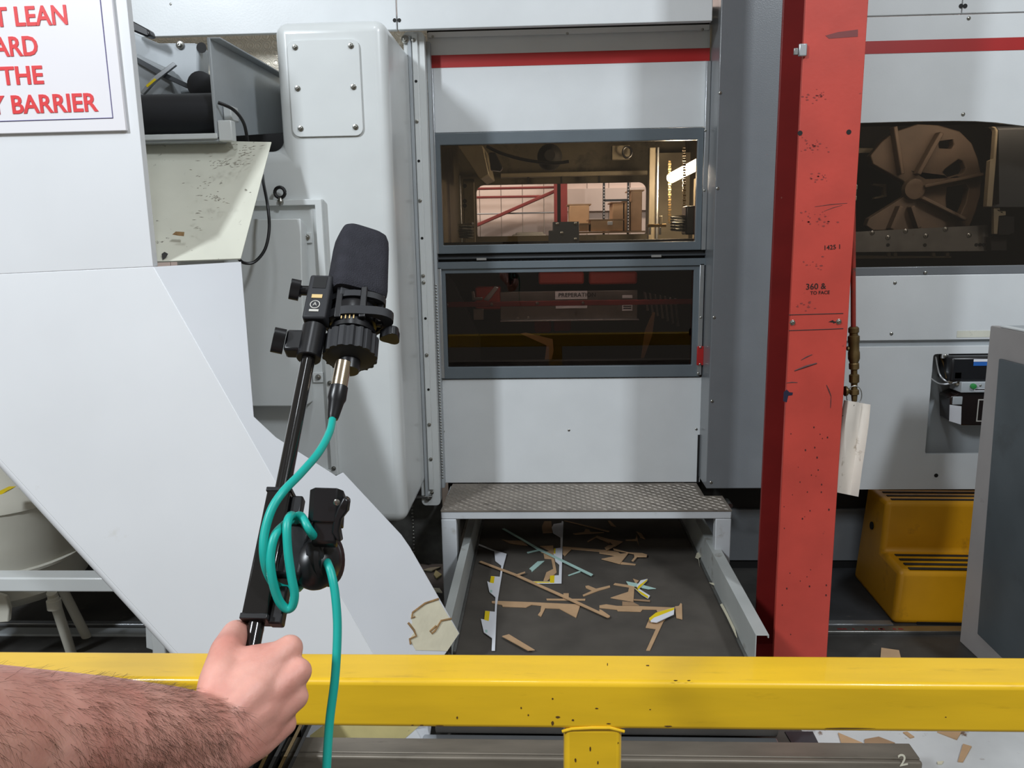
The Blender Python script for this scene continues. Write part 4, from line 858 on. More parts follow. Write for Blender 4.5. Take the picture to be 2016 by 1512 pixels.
MB().prism(ppoly([(1631, 634), (1640, 630), (1641, 632), (1648, 634), (1641, 637), (1640, 635)], YC0-.0008), V((0, .0007, 0))).build('ink_arrow', INK, ffl)
for pts in ([(1590, 695), (1598, 688)], [(1576, 710), (1583, 705)]): pass
for a, b, wd in (((1577, 709), (1599, 698), .0022), ((1564, 730), (1608, 715), .004), ((1548, 754), (1570, 753), .002), ((1627, 758), (1636, 780), .0022), ((1636, 780), (1635, 803), .0016), ((1604, 407), (1668, 400), .0012), ((1622, 416), (1658, 404), .001)):
    MB().tube([P(*a, YC0-.0003), P((a[0]+b[0])/2, (a[1]+b[1])/2-1, YC0-.0003), P(*b, YC0-.0003)], [wd*.5, wd, wd*.6], 5).build('scratch', M('dark_scuff', (84, 52, 52), .7), ffl)
MB().prism(ppoly([(1543, 772), (1549, 767), (1554, 772), (1561, 773), (1560, 778), (1552, 779), (1549, 792), (1542, 790)], YC0-.0008), V((0, .0007, 0))).build('blue_blot', M('navy_blot', (26, 26, 52), .6), ffl)
for cx_, cy_, n_, s_ in ((1608, 188, 22, 16), (1600, 285, 30, 18), (1610, 350, 18, 14), (1608, 432, 30, 20), (1610, 520, 10, 18), (1588, 600, 12, 14)):     # dark handling smudges, each a thin flake of grime
    mb = MB()
    for k in range(n_):
        x, y = random.gauss(cx_, s_*.7), random.gauss(cy_, s_*.4); r0 = random.uniform(.8, 2.6)
        mb.prism([P(x+r0*math.cos(q)*random.uniform(.6, 1.6), y+r0*.6*math.sin(q)*random.uniform(.6, 1.5), YC0-.0007) for q in (0, 1.1, 2.2, 3.4, 4.6, 5.5)], V((0, .0006, 0)))
    mb.build('grime_smudge', M('grime', (136, 54, 50), .7), ffl, smooth=0)
MB().prism(ppoly([(1625, 70), (1650, 63), (1689, 58), (1689, 72), (1660, 74), (1632, 76)], YC0-.0007), V((0, .0006, 0))).build('scrape', M('scrape_mark', (120, 58, 58), .6), ffl)
mb = MB()
for k in range(60):
    x, y = random.uniform(1490, 1640), random.uniform(800, 1280)
    f = (y/1280); lx, rx = 1567-37*f, 1690-60*f
    if not lx+4 < x < rx-4: continue
    r0 = random.uniform(.6, 1.8); mb.prism([P(x+r0*math.cos(q), y+r0*1.5*math.sin(q), YC0-.0007) for q in (0, 1.3, 2.6, 3.9, 5.2)], V((0, .0006, 0)))
mb.build('paint_chips', M('dark_chip', (70, 26, 24), .7), ffl, smooth=0)
cl = thing('pipe_clip', P(1580, 100, YC0), 'small pale metal clip on the column edge', 'clip')
MB().box(P(1571, 100, YC0).x, P(1587, 100, YC0).x, YC0-.012, YC0-.001, P(1580, 112, YC0).z, P(1580, 87, YC0).z).build('clip_body', ALU, cl, .003); MB().box(P(1562, 100, YC0).x, P(1571, 100, YC0).x, YC0-.006, YC0, P(1567, 109, YC0).z, P(1567, 95, YC0).z).build('tongue', STEEL, cl, .002)
YPp = 2.76
pp = thing('air_line', P(1682, 780, YPp), 'red air pipe with brass valve hanging beside the column', 'pipe')
MB().tube([P(1697, -120, YPp), P(1679, 370, YPp), P(1680, 648, YPp)], .0085, 14).build('pipe', PIPE, pp)
MB().lathe(P(1679.5, 380, YPp), (0, 0, 1), [(-.025, .011), (-.02, .013), (-.012, .013), (-.01, .011), (.012, .011), (.014, .013), (.024, .013), (.028, .01)], 14).build('coupling', NICKEL, pp)
prof = [(790, 5), (778, 6), (776, 9), (768, 9), (766, 6), (755, 6), (752, 9.5), (738, 9.5), (736, 6), (728, 6), (726, 9.5), (716, 9.5), (714, 8), (706, 11), (694, 11), (690, 10), (676, 10), (672, 11), (662, 11), (660, 8), (656, 8), (654, 10), (646, 10), (643, 7)]
base = P(1682, 790, YPp)
vax = P(1680.5, 643, YPp)-base
MB().lathe(base, vax, [((P(1682, y, YPp).z-base.z)*vax.length/vax.z, r*YPp/F_PX) for y, r in prof], 16).build('brass_valve', BRASS, pp)
MB().lathe(P(1672, 770, YPp), (-1, 0, 0), [(0, .008), (.01, .018), (.016, .018), (.018, .008)], 14).build('valve_cap', BRASS, pp)
MB().lathe(P(1671, 686, YPp), (-1, 0, 0), [(0, .008), (.006, .008)], 10).build('valve_stub', BRASS, pp)
lc = P(1679, 778, YPp); MB().tube([lc+V((math.cos(k/12*math.pi)*.026, -.012, math.sin(k/12*math.pi)*.036)) for k in range(25)], .0016, 6, False).build('wire_loop', STEEL, pp)
sl = thing('hanging_sleeve', P(1670, 970, YPp), 'dirty white folded sleeve tied below the brass valve', 'sleeve')
mb = MB()
Lr = [(1663, 788, 1714, 797), (1655, 830, 1710, 838), (1650, 880, 1704, 880), (1646, 925, 1697, 925), (1641, 968, 1690, 978)]
vs = []
for i, (xa, ya, xb, yb) in enumerate(Lr):
    for k in range(7):
        f = k/6; fold = .02*math.sin(f*math.pi*2+i*.3)+(.012 if 2 < k < 4 else 0)*(1 if i < 2 else .4)
        vs.append(P(xa+(xb-xa)*f, ya+(yb-ya)*f, YPp-.02-fold))
n = len(vs); vs += [p+V((0, .006, 0)) for p in vs]; fs = []
for i in range(4):
    for k in range(6):
        a = i*7+k; fs += [(a, a+1, a+8, a+7), (n+a, n+a+7, n+a+8, n+a+1)]
for i in range(4): fs += [(i*7, i*7+7, n+i*7+7, n+i*7), (i*7+6, n+i*7+6, n+i*7+13, i*7+13)]
for k in range(6): fs += [(k, n+k, n+k+1, k+1), (28+k, 29+k, n+29+k, n+28+k)]
mb.add(vs, fs).build('front_fold', SLEEVE, sl, smooth=60)
MB().prism(ppoly([(1700, 850), (1706, 860), (1690, 975), (1673, 972), (1680, 930)], YPp+.0), V((0, .004, 0))).build('rear_fold', SLEEVE, sl)
MB().tube([P(1682, 797, YPp-.035), P(1666, 815, YPp-.03), P(1643, 827, YPp-.02)], .0012, 5).build('tie_wire', BPLAST, sl)
# =================================================================== 14. LUBRICATOR UNIT
lu = thing('lubricator_unit', P(1905, 830, YR), 'black lubricator unit with green knob in the white panel', 'lubricator')
plate('upper_housing', rect(1872, 702, 1990, 752, YR-.06), YR-.06, .12, BPLAST, lu, bevel=.012)
plate('blue_label', rect(1917, 707, 1944, 720, YR-.062), YR-.0625, .002, BLUE, lu, bevel=0)
plate('label_top', rect(1917, 707, 1944, 712, YR-.0635), YR-.0638, .001, WCARD, lu, bevel=0)
plate('control_strip', rect(1893, 752, 1990, 773, YR-.07), YR-.07, .1, LGREY, lu, bevel=.003)
MB().lathe(P(1915, 760, YR-.07), (0, -1, 0), [(0, .012), (.012, .011), (.014, .006)], 16).build('green_knob', GREEN, lu)
fix('small_led', SCREW, P(1930, 759, YR-.07), .005, lu); plate('strip_label', rect(1918, 765, 1950, 770, YR-.0705), YR-.0712, .001, WCARD, lu, bevel=0)
plate('strip_lettering', rect(1920, 766, 1940, 768, YR-.072), YR-.0722, .001, INK, lu, bevel=0)
MB().prism(ppoly([(1870, 782), (1872, 830), (1893, 838), (1990, 838), (1990, 772), (1893, 772)], YR-.05), V((0, .1, 0))).build('oil_bowl', OILGLASS, lu, .006)
MB().prism(ppoly([(1870, 797), (1893, 800), (1892, 836), (1869, 829)], YR-.053), V((0, .002, 0))).build('white_label', WCARD, lu)
MB().prism(rpts(rect(1924, 786, 1950, 830, YR-.052), YR-.052), V((0, .001, 0)), [rpts(rect(1926, 788, 1948, 828, YR-.052), YR-.052)]).build('gauge_outline', SILVERP, lu)
plate('brass_elbow', rect(1876, 731, 1892, 746, YR-.05), YR-.06, .03, BRASS, lu, bevel=.004)
for r_ in (((1842, 702, .02), (1849, 735, .0), (1862, 750, -.03), (1882, 757, -.04)), ((1833, 745, .0), (1848, 755, -.02), (1865, 756, -.04), (1884, 752, -.05)), ((1852, 702, .02), (1860, 722, 0), (1864, 745, -.03))):
    MB().tube(spline([P(x, y, YR+dz) for x, y, dz in r_]), .0045, 8).build('air_tube', ALU if r_[0][0] != 1852 else BRASS, lu)
for p in ((1868, 752), (1880, 756), (1887, 754)): MB().lathe(P(*p, YR-.045), (1, 0, -.1), [(0, .007), (.012, .007), (.014, .004)], 10).build('fitting', NICKEL, lu)
plate('bowl_clip', rect(1874, 780, 1893, 796, YR-.045), YR-.055, .03, LGREY, lu, bevel=.003)
# =================================================================== 15. YELLOW STEP STOOL
so = thing('step_stool', PZ(1830, 1230, 0), 'yellow plastic two step stool with black tread strips', 'stool')
pA, pB = PZ(1757, 1229, 0), PZ(1712, 1140, 0)
ya, yb = pA.y, pA.y+.46; dx = V((1, -.03, 0)).normalized(); dy = V((.03, 1, 0)); wd = .62
o = V((pA.x, ya, 0)); hs, ht = .235, .465; ym = .21
def SP(u, v, z): return o+dx*u+dy*v+V((0, 0, z))
prof = [(0, 0), (.012, hs), (ym, hs+.004), (ym+.018, ht), (.46, ht), (.47, 0)]
vs = []
for sidei in (0, 1):
    for (v, z) in prof:
        ins = z*.07; vs.append(SP(ins if sidei == 0 else wd-ins, v, z))
n = 6; MB().add(vs, [tuple(range(6)), tuple(reversed(range(6, 12)))]+[(i, (i+1) % 6, (i+1) % 6+6, i+6) for i in range(6)]).build('body', STOOL, so, .022, seg=4)
for z_, v0, v1, k0 in ((hs+.004, .03, .17, .03), (ht, ym+.045, .40, .045)):
    for i in range(4):
        v = v0+(v1-v0)*i/3
        MB().obox(SP(0, v, z_), (dx, dy.normalized(), V((0, 0, 1))), (.06, wd-.06, -.009, .009, -.002, .003)).build('tread_strip', STRIPE, so, .002)
c = SP(ht*.05-.003, .34, .31); MB().lathe(c, (-1, 0, 0.07), [(0, .018), (.004, .018), (.004, .005)], 16).build('hand_hole', BLACK, so)
MB().obox(SP(.10, -.002, 0), (dx, dy, V((0, 0, 1))), (0, .42, -.001, .02, .0, .012)).build('foot_gap', BLACK, so)
# floor strip pieces beside the stool
for i, (x0_, y0_, x1_, y1_, h_, m_, lab) in enumerate(((1600, 1221, 1760, 1229, .008, ALU, 'narrow bright floor track before the step stool'), (1600, 1232, 1905, 1243, .015, STEEL, 'dented silver floor bar with red paint flakes'))):
    a, b = PZ(x0_, y1_, h_), PZ(x1_, y1_, h_); w_ = PZ(x0_, y0_, h_).y-a.y
    o2 = thing('floor_track', a, lab, 'floor track'); MB().prism([a, b, b+V((0, w_, 0)), a+V((0, w_, 0))], V((0, 0, -h_))).build('bar', m_, o2, .003)
    if i:
        for k in range(9):
            x = random.uniform(1645, 1780); p = PZ(x, 1239, h_+.0008); s = random.uniform(.008, .03); MB().prism([p, p+V((s, 0, 0)), p+V((s*.8, .008, 0)), p+V((.002, .01, 0))], V((0, 0, -.0005))).build('paint_flake', M('flake_red', (120, 24, 24), .6), o2, smooth=0)
rp_ = [PZ(1615, 1118, .006), PZ(1700, 1118, .006), PZ(1765, 1222, .006), PZ(1600, 1222, .006)]
MB().prism(rp_, V((0, 0, -.005))).build('rubber_mat', M('rubber_mat_grey', (52, 54, 57), .65, var=.12, scale=10, dirt=((84, 80, 74), 22, .66, .1)), bevel=.001, label='dark rubber mat between red column and yellow stool', cat='mat')
MB().box(px0, px1, 2.45, 3.72, .0, .0012).build('dark_floor_patch', FLOORD, smooth=0, label='dark stained floor sheet before the plinth', cat='floor sheet')
# =================================================================== 16. GREY CABINET DOOR, RIGHT EDGE
d0 = P(1950, 641, 3.0); d1 = P(2016, 656, 2.80); dd = V((d1.x-d0.x, d1.y-d0.y, 0)).normalized(); nn = V((dd.y, -dd.x, 0)).normalized()
if nn.y > 0: nn = -nn
cb = thing('steel_cabinet', V((d0.x, d0.y, 0)), 'tall grey cabinet with a dark plate on its side', 'cabinet')
wdC = .62
MB().prism([V((d0.x, d0.y, .0)), V((d0.x, d0.y, 0))+dd*wdC, V((d0.x, d0.y, d0.z))+dd*wdC, d0], nn*-.03).build('side_sheet', M('door_grey', (158, 154, 152), .45, var=.04, scale=5, dirt=((110, 104, 98), 7, .62, .2)), cb, .004)
cdp = lambda px, py: PN(px, py, d0, nn)
q = [cdp(1974, 706), cdp(1931, 1248), cdp(1975, 1290)]
zlow, zhi = q[2].z, q[0].z
pl_ = [q[0], q[1], cdp(1968, 1284), V((d0.x, d0.y, zlow-.02))+dd*wdC*.95, V((d0.x, d0.y, zhi))+dd*wdC*.95]
MB().prism([p+nn*.014 for p in pl_], nn*-.013).build('inner_plate', M('slate_plate', (88, 96, 100), .4, .2, var=.1, scale=4, dirt=((66, 70, 70), 5, .55, .3)), cb, .003)
MB().obox(V((d0.x, d0.y, d0.z)), (dd, nn, V((0, 0, 1))), (.06, wdC, -.03, 0, 0, .006)).build('top_edge', WHITE2, cb, .002)
MB().obox(V((d0.x, d0.y, 0)), (dd, nn, V((0, 0, 1))), (0.004, wdC, -.62, -.031, 0, d0.z)).build('cabinet_body', LGREY, cb, .004)
# =================================================================== 17. FLOOR BY THE RAIL
fwp = MB().box(P(1600, 1460, 2.3).x, 3.2, 1.2, PZ(1800, 1420, 0).y+.25, .0, .002).build('painted_floor_area', FLOORW, smooth=0, label='worn white painted floor right of the belt', cat='floor paint')
MB().prism([PZ(1545, 1440, .004), PZ(1600, 1440, .004), PZ(1625, 1490, .004), PZ(1575, 1490, .004)], V((0, 0, -.003))).build('floor_cover', DGREY, label='grey floor cover plate at the belt end', cat='floor plate')
for i, (pts, m_, lab) in enumerate((([(1650, 1442), (1698, 1462), (1667, 1477), (1656, 1462)], BROWN, 'brown card triangle on the white floor'), ([(1702, 1455), (1730, 1450), (1762, 1462), (1738, 1466), (1736, 1474), (1702, 1466)], BROWN2, 'torn dark card scrap on the white floor'),
        ([(1763, 1466), (1775, 1464), (1786, 1478), (1772, 1484)], BROWN, 'tiny bent card scrap by the chalk mark'), ([(1786, 1440), (1800, 1450), (1792, 1452), (1778, 1441)], BROWN, 'small card scrap half under the yellow rail'),
        ([(1845, 1440), (1893, 1440), (1884, 1455)], BROWN, 'wide card scrap partly under the yellow rail'), ([(1896, 1464), (1913, 1469), (1896, 1499), (1886, 1498)], BROWN, 'upright card strip lying on the white floor'),
        ([(1735, 1275), (1770, 1280), (1775, 1300), (1733, 1300)], BROWN, 'card corner showing behind the yellow rail'), ([(1845, 1499), (1858, 1498), (1855, 1503), (1846, 1503)], TORN, 'tiny pale paper crumb on the white floor'))):
    MB().prism([PZ(*p, .007) for p in pts], V((0, 0, -.004))).build('floor_scrap', m_, bevel=0, smooth=0, label=lab, cat='scrap', group='card scraps on the floor')
for i, (x, y, m_) in enumerate(((850, 1120, TORN), (862, 1130, TAPE), (838, 1145, BROWN2), (858, 1160, TORN), (845, 1105, BROWN2))):
    p = PZ(x, y, .01); a = random.random()*3
    MB().prism([p+V((math.cos(a+q)*r_, math.sin(a+q)*r_, 0)) for q, r_ in ((0, .05), (1.4, .02), (2.8, .045), (4.2, .02))], V((0, 0, -.006))).build('paper_scrap', m_, smooth=0,
        label=('crumpled pale scrap beside the step leg', 'yellow strip scrap beside the step leg', 'brown scrap near the chute edge', 'long pale scrap under the step side', 'brown crumb against the dark backing')[i], cat='scrap', group='scraps between chute and step')
fc = thing('floor_channel', (P(1100, 1500, 2.1).x, 2.1, 0), 'brown grey steel floor channel with a chalk numeral', 'channel')
zt = P(1100, 1485, 2.1).z; cxa, cxb = P(555, 1490, 2.1).x, P(1812, 1490, 2.1).x
MB().box(cxa, cxb, 2.08, 2.1, 0, zt).build('front_web', BROWNSTEEL, fc, .008, seg=3); MB().box(cxa, cxb, 2.1, 2.17, zt-.008, zt).build('top_flange', BROWNSTEEL, fc, .003)
text('chalk_numeral', '2', .055, CHALK, P(1770, 1509, 2.078), (1, 0, .25), (-.25, 0, 1), fc)
rm = thing('ribbed_step', P(520, 1510, 2.0), 'dark ribbed metal tread behind the wrist', 'tread')
for i in range(7):
    a = P(430+i*17, 1600, 2.0); MB().obox(P(415+i*19, 1590, 2.0), (V((1, 0, 0)), V((0, 1, 0)), V((.45, 0, .9)).normalized()), (0, .011, 0, .3, 0, .19)).build('rib', (DARKIN, BRASS)[i % 2], rm, .001)
MB().box(P(400, 1590, 2.05).x, P(552, 1590, 2.05).x, 2.04, 2.3, 0, .12).build('base', DARKIN, rm)
# =================================================================== 18. YELLOW BARRIER
ZRt = .90
fe = PZ(1008, 1342, ZRt); be = PZ(1008, 1286, ZRt); zlo = P(1100, 1437, fe.y).z
br = thing('safety_barrier', (0, fe.y, 0), 'scratched yellow square tube safety barrier in front', 'barrier')
MB().box(-2.2, 2.4, fe.y, be.y, zlo, ZRt).build('rail', YELLOW, br, .009, seg=4)
bx0, bx1 = P(1111, 1480, fe.y).x, P(1224, 1480, fe.y).x
MB().box(bx0, bx1, fe.y+.0, be.y, .012, zlo+.004).build('post', YELLOW, br, .009, seg=4)
MB().box(bx0-.06, bx1+.06, fe.y-.06, be.y+.06, 0, .012).build('foot_plate', YELLOW, br, .002)
MB().tube([P(1107, 1440, fe.y+.002), P(1125, 1435, fe.y), P(1165, 1433, fe.y-.001), P(1200, 1433, fe.y-.001), P(1229, 1440, fe.y+.002)], .0028, 8).build('weld_bead', YELLOW, br)
for x_ in (-1.9, 2.15):
    MB().box(x_, x_+bx1-bx0, fe.y, be.y, .012, zlo+.004).build('post', YELLOW, br, .009, seg=4)
chip = [(1098, 1412, 5, 2.5), (1198, 1425, 5, 1.2), (1315, 1430, 8, 1.6), (1330, 1340, 5, 1.2), (1356, 1340, 4, 1), (1162, 1475, 1.8, 6), (1088, 1424, 3, 5), (1217, 1463, 1.2, 2), (1175, 1395, 4, 1.5), (1088, 1376, 2, 2), (1026, 1394, 1.5, 2.5), (830, 1428, 4, 1.2), (866, 1429, 9, 1.3), (1666, 1434, 55, 1.2), (1275, 1310, 4, 1.6), (1196, 1308, 1.2, 3), (1128, 1418, 3, 2), (1040, 1408, 1.6, 2.2), (1280, 1397, 2, 1), (1133, 1497, 2, 5), (1177, 1502, 1.6, 4), (812, 1428, 3, 1), (1862, 1412, 2, 1), (900, 1413, 2, 3)]
for x, y, rx_, ry_ in chip:
    f = (lambda a, b: PZ(a, b, ZRt+.0004)) if y < 1338 else (lambda a, b: P(a, b, fe.y-.0005))
    pts = [f(x+rx_*math.cos(q)*random.uniform(.7, 1.1), y+ry_*math.sin(q)*random.uniform(.7, 1.1)) for q in (0, .9, 1.8, 2.7, 3.6, 4.5, 5.4)]
    MB().prism(pts, V((0, 0, -.0003)) if y < 1338 else V((0, .0004, 0))).build('paint_chip', YELLOWC, br, smooth=0)

# =================================================================== 19. BOOM POLE, MICROPHONE, CABLE
PB, PT = U(500, 1250, .765), U(628, 600, .985)
ax = (PT-PB).normalized(); sd_ = CF.cross(ax).normalized(); nv = sd_.cross(ax).normalized()      # along, right, towards viewer
def onpole(py):                                                    # point of the pole axis at image row py
    t0, t1 = -1.0, 1.6
    for _ in range(40):
        t = (t0+t1)/2; p = PB+(PT-PB)*t; r = p-CAM; y = 756-F_PX*r.dot(CU)/r.dot(CF)
        if y > py: t0 = t
        else: t1 = t
    return PB+(PT-PB)*((t0+t1)/2)
bo = thing('boom_pole', onpole(1395), 'black boom pole with clamp and empty mic clip held in hand', 'boom pole')
MB().tube([onpole(1398), onpole(690)], .0083, 20).build('tube', BTUBE, bo)
MB().tube([onpole(700), onpole(600)], .0078, 20).build('upper_tube', BTUBE, bo)
c0, c1 = onpole(1222), onpole(972)
hL = (c1-c0).length
slv = MB().obox(c0, (sd_, nv, ax), (-.0125, .0125, -.0125, .0125, 0, hL)).build('square_sleeve', BTUBE, bo, .002)
MB().obox(c0, (sd_, nv, ax), (-.0135, .0135, -.0135, .0135, -.002, .004)).build('sleeve_end', BPLAST, slv, .001)
MB().obox(c0, (sd_, nv, ax), (-.0135, .0135, -.0135, .0135, hL-.003, hL+.002)).build('sleeve_end', BPLAST, slv, .001)
MB().obox(c1, (sd_, nv, ax), (.0126, .025, -.008, .006, -.038, -.004)).build('side_block', BPLAST, bo, .002)
MB().obox(c0, (sd_, nv, ax), (.0126, .026, -.01, .006, -.004, .034)).build('lower_block', BPLAST, bo, .002)
MB().tube([U(552, 1195, .80), U(562, 1210, .80)], [.009, .006], 12).build('lower_pin', BPLAST, bo)
# rounded joint body
jc = U(612, 1105, .822)
jb = MB().sphere(jc+sd_*.006, (.026, .024, .030), (sd_, nv, ax), 24, 16).build('joint_body', BPLAST, bo)
MB().obox(U(585, 1090, .82), (sd_, nv, (ax*.9+sd_*.1).normalized()), (-.016, .014, -.018, .014, -.03, .03)).build('joint_neck', BPLAST, bo, .006, seg=3)
MB().lathe(U(634, 1102, .825), (sd_*.8+nv*.3), [(0, .027), (.008, .0285), (.012, .026), (.014, .016)], 28).build('joint_cap', BPLAST, bo)
MB().prism([U(600, 1062, .80), U(630, 1068, .798), U(640, 1095, .80), U(628, 1118, .80), U(598, 1110, .80)], -nv*.02).build('joint_face', BMATTE, bo, .005)
# mic clip
mcx = (sd_, nv, (U(640, 972, .80)-U(634, 1060, .795)).normalized())
oc = U(640, 1032, .80)
clp = MB(); pr = []
A = [(-.0165, .008), (-.0165, -.006), (-.010, -.012), (.012, -.012), (.018, -.006), (.018, .006)]
A = A+[(x*.84, y*.8+.0012) for x, y in reversed(A)]
clp.prism([oc+mcx[0]*x-mcx[1]*y+mcx[2]*-.002 for x, y in A], mcx[2]*.034).build('mic_clip', BPLAST, bo, .001)
MB().obox(oc, mcx, (-.012, .014, -.006, .008, -.022, .002)).build('clip_stem', BPLAST, bo, .003)
MB().prism([U(*p, .79) for p in ((676, 978), (686, 985), (683, 1008), (672, 1022), (667, 1045), (671, 1068), (662, 1064), (652, 1050), (656, 1020), (664, 1000))], CF*.014).build('clip_lever', BPLAST, bo, .002, seg=2)
fix('clip_screw', SCREW, U(663, 989, .785), .0035, bo)
# collar with knob
k0, k1 = onpole(707), onpole(645)
MB().lathe(k0, ax, [(0, .0135), (.001, .0145), ((k1-k0).length-.001, .0145), ((k1-k0).length, .0135)], 24).build('collar', BPLAST, bo)
km = (k0+k1)/2
MB().obox(km, (sd_, nv, ax), (-.030, -.008, -.011, .009, -.016, .014)).build('collar_lug', BPLAST, bo, .003)
def knob(c, axis, r, h, name, par):
    a_, b_ = ortho(axis.normalized()); pts = []
    for k in range(36):
        q = 2*math.pi*k/36; rr = r*(1+.16*math.cos(3*q)); pts.append(c+(a_*math.cos(q)+b_*math.sin(q))*rr)
    return MB().prism(pts, axis.normalized()*h).build(name, BPLAST, par, .003, seg=3)
knob(km-sd_*.032+nv*.002, -sd_+nv*.35, .0145, .014, 'clamp_knob', bo)
# yoke with logo plate
y0_ = onpole(625)
yk = MB().obox(y0_, (sd_, nv, ax), (-.0135, .0155, -.008, .0155, -.012, .056)).build('yoke', BMATTE, bo, .003)
yo = y0_+nv*.0158
MB().obox(y0_, (sd_, nv, ax), (-.0075, .009, .0152, .0161, .034, .052)).build('yoke_slot', BLACK, yk)
MB().lathe(y0_+nv*.0156+ax*.008+sd_*.000, nv, [(0, .0062), (.0006, .0062)], 24).build('logo_ring', SILVERP, yk)
MB().lathe(y0_+nv*.0160+ax*.008+sd_*.000, nv, [(0, .0050), (.0006, .0050)], 24).build('logo_disc', BMATTE, yk)
text('logo_letter', 'A', .0075, SILVERP, y0_+nv*.0169+ax*.0055-sd_*.0024, sd_, ax, yk, depth=.0002)
MB().obox(y0_, (sd_, nv, ax), (-.006, .007, .0155, .0164, .018, .0235)).build('logo_gold_bar', GOLD, yk)
MB().obox(y0_, (sd_, nv, ax), (-.0058, .0058, .0155, .0164, -.003, .0002)).build('logo_name_bar', SILVERP, yk)
kc = y0_+ax*.042-sd_*.0135
MB().lathe(kc, -sd_, [(0, .0065), (.012, .0065), (.014, .009)], 16).build('knob_shaft', BPLAST, bo)
knob(kc-sd_*.014, -sd_+nv*.3, .0125, .012, 'swivel_knob', bo)
# ---------------- microphone
m0, m1 = U(688, 715, .965), U(716, 440, 1.075)
ma = (m1-m0).normalized(); ms = CF.cross(ma).normalized(); mn = ms.cross(ma).normalized(); mL = (m1-m0).length
mic = thing('studio_microphone', m0, 'black studio microphone in a charcoal foam windshield and cage', 'microphone')
def mlev(py):                                                     # height along the mic axis seen at image row py
    t0, t1 = -.5, 1.5
    for _ in range(40):
        t = (t0+t1)/2; p = m0+(m1-m0)*t; r = p-CAM; y = 756-F_PX*r.dot(CU)/r.dot(CF)
        if y > py: t0 = t
        else: t1 = t
    return (t0+t1)/2*mL
rbp = []
h0, h1 = mlev(706), mlev(668)
a_, b_ = ortho(ma); pts = []
for k in range(72):
    q = 2*math.pi*k/72; rr = .0325*(1+.035*math.copysign(1, math.cos(18*q))); pts.append(m0+ma*h0+(a_*math.cos(q)+b_*math.sin(q))*rr)
MB().prism(pts, ma*(h1-h0)).build('ribbed_ring', BMATTE, mic, .001, smooth=30)
MB().lathe(m0+ma*(h0-.004), ma, [(0, .018), (.004, .030), (.006, .030)], 36).build('ring_base', BMATTE, mic)
MB().lathe(m0+ma*(h0-.018), ma, [(0, .0125), (.015, .0135), (.018, .0135)], 24).build('neck', BPLAST, mic)
g0, g1 = mlev(664), mlev(612)
bd = MB().lathe(m0+ma*g0, ma, [(0, .024), (.002, .029), (.008, .029), (.009, .026), (.016, .026), (.017, .029), (g1-g0-.004, .030), (g1-g0, .028)], 36).build('body', BPLAST, mic)
for k in range(4): MB().obox(m0+ma*(g0+.0105)+mn*.0262+ms*(-.010+.005*k), (ms, mn, ma), (0, .0014, 0, .0006, 0, .006 if k else .004)).build('gold_mark', GOLD, bd)
cg = MB()                                                        # shock mount cage with lobes on both sides
ringh = m0+ma*((g0+g1)/2-.004)
def ringpts(r0, lobe, base):
    out = []
    for k in range(48):
        q = 2*math.pi*k/48; l = max(0, math.cos(q-.35))**6*lobe; out.append(base+(ms*math.cos(q)+mn*math.sin(q)*.8)*(r0+l))
    return out
outr, inr = ringpts(.037, .017, ringh), ringpts(.0315, .008, ringh)
cgo = MB().prism(outr, ma*.012, [inr]).build('cage_ring', BMATTE, mic, .0015)
outr2 = ringpts(.035, .006, ringh+ma*.028); inr2 = ringpts(.030, .003, ringh+ma*.028)
MB().prism(outr2, ma*.009, [inr2]).build('cage_ring', BMATTE, mic, .0015)
for q in (.2, 1.1, 2.0, 2.9, 4.0, 5.3):
    c = ringh+(ms*math.cos(q)+mn*math.sin(q)*.8)*.0345; MB().obox(c, (ms, mn, ma), (-.004, .004, -.003, .003, -.004, .042)).build('cage_post', BPLAST, mic, .001)
c = ringh+ms*.047-mn*.006; knob(c+ma*-.004, -ma, .012, .012, 'cage_knob', mic)
for q in (.15, .75): MB().obox(ringh+(ms*math.cos(q)+mn*math.sin(q)*.8)*.036+ma*.002, (ms, mn, ma), (-.003, .003, 0, .005, 0, .011)).build('white_clip', WCARD, mic, .0008)
q0, q1 = mlev(606), mlev(566)
an = math.radians(-28); fs_ = ms*math.cos(an)+mn*math.sin(an); fn_ = -ms*math.sin(an)+mn*math.cos(an)
MB().obox(m0+ma*q0, (fs_, fn_, ma), (-.026, .026, -.02, .02, 0, q1-q0)).build('upper_body', BMATTE, mic, .003)
MB().obox(m0+ma*(q0+.005), (fs_, fn_, ma), (-.010, .020, .020, .0215, 0, .016)).build('switch_plate', M('blue_grey_plate', (70, 76, 90), .35), mic, .001)
MB().obox(m0+ma*(q0+.022), (fs_, fn_, ma), (-.022, .012, .020, .0205, 0, .004)).build('switch_slot', BLACK, mic)
MB().obox(m0+ma*((g0+g1)/2), (ms, mn, ma), (-.062, -.026, -.009, .007, .004, .022)).build('mount_arm', BMATTE, mic, .003)
f0, f1 = mlev(590), mlev(462)
fm = MB(); hw, hd_ = .0365, .029; lev = []
H_ = f1-f0; prf = [(0, .93), (.004, .985), (.012, 1.0), (H_-.028, .93), (H_-.016, .90), (H_-.007, .82), (H_-.002, .68), (H_, .45), (H_, .05)]
vs = []; NN = 40
for hh, s_ in prf:
    for k in range(NN):
        q = 2*math.pi*k/NN; cx_, sy_ = math.cos(q), math.sin(q); e = .42
        x = math.copysign(abs(cx_)**e, cx_)*hw*s_; y = math.copysign(abs(sy_)**e, sy_)*hd_*s_
        vs.append(m0+ma*(f0+hh)+fs_*x+fn_*y)
fs = [tuple(reversed(range(NN))), tuple(range((len(prf)-1)*NN, len(prf)*NN))]
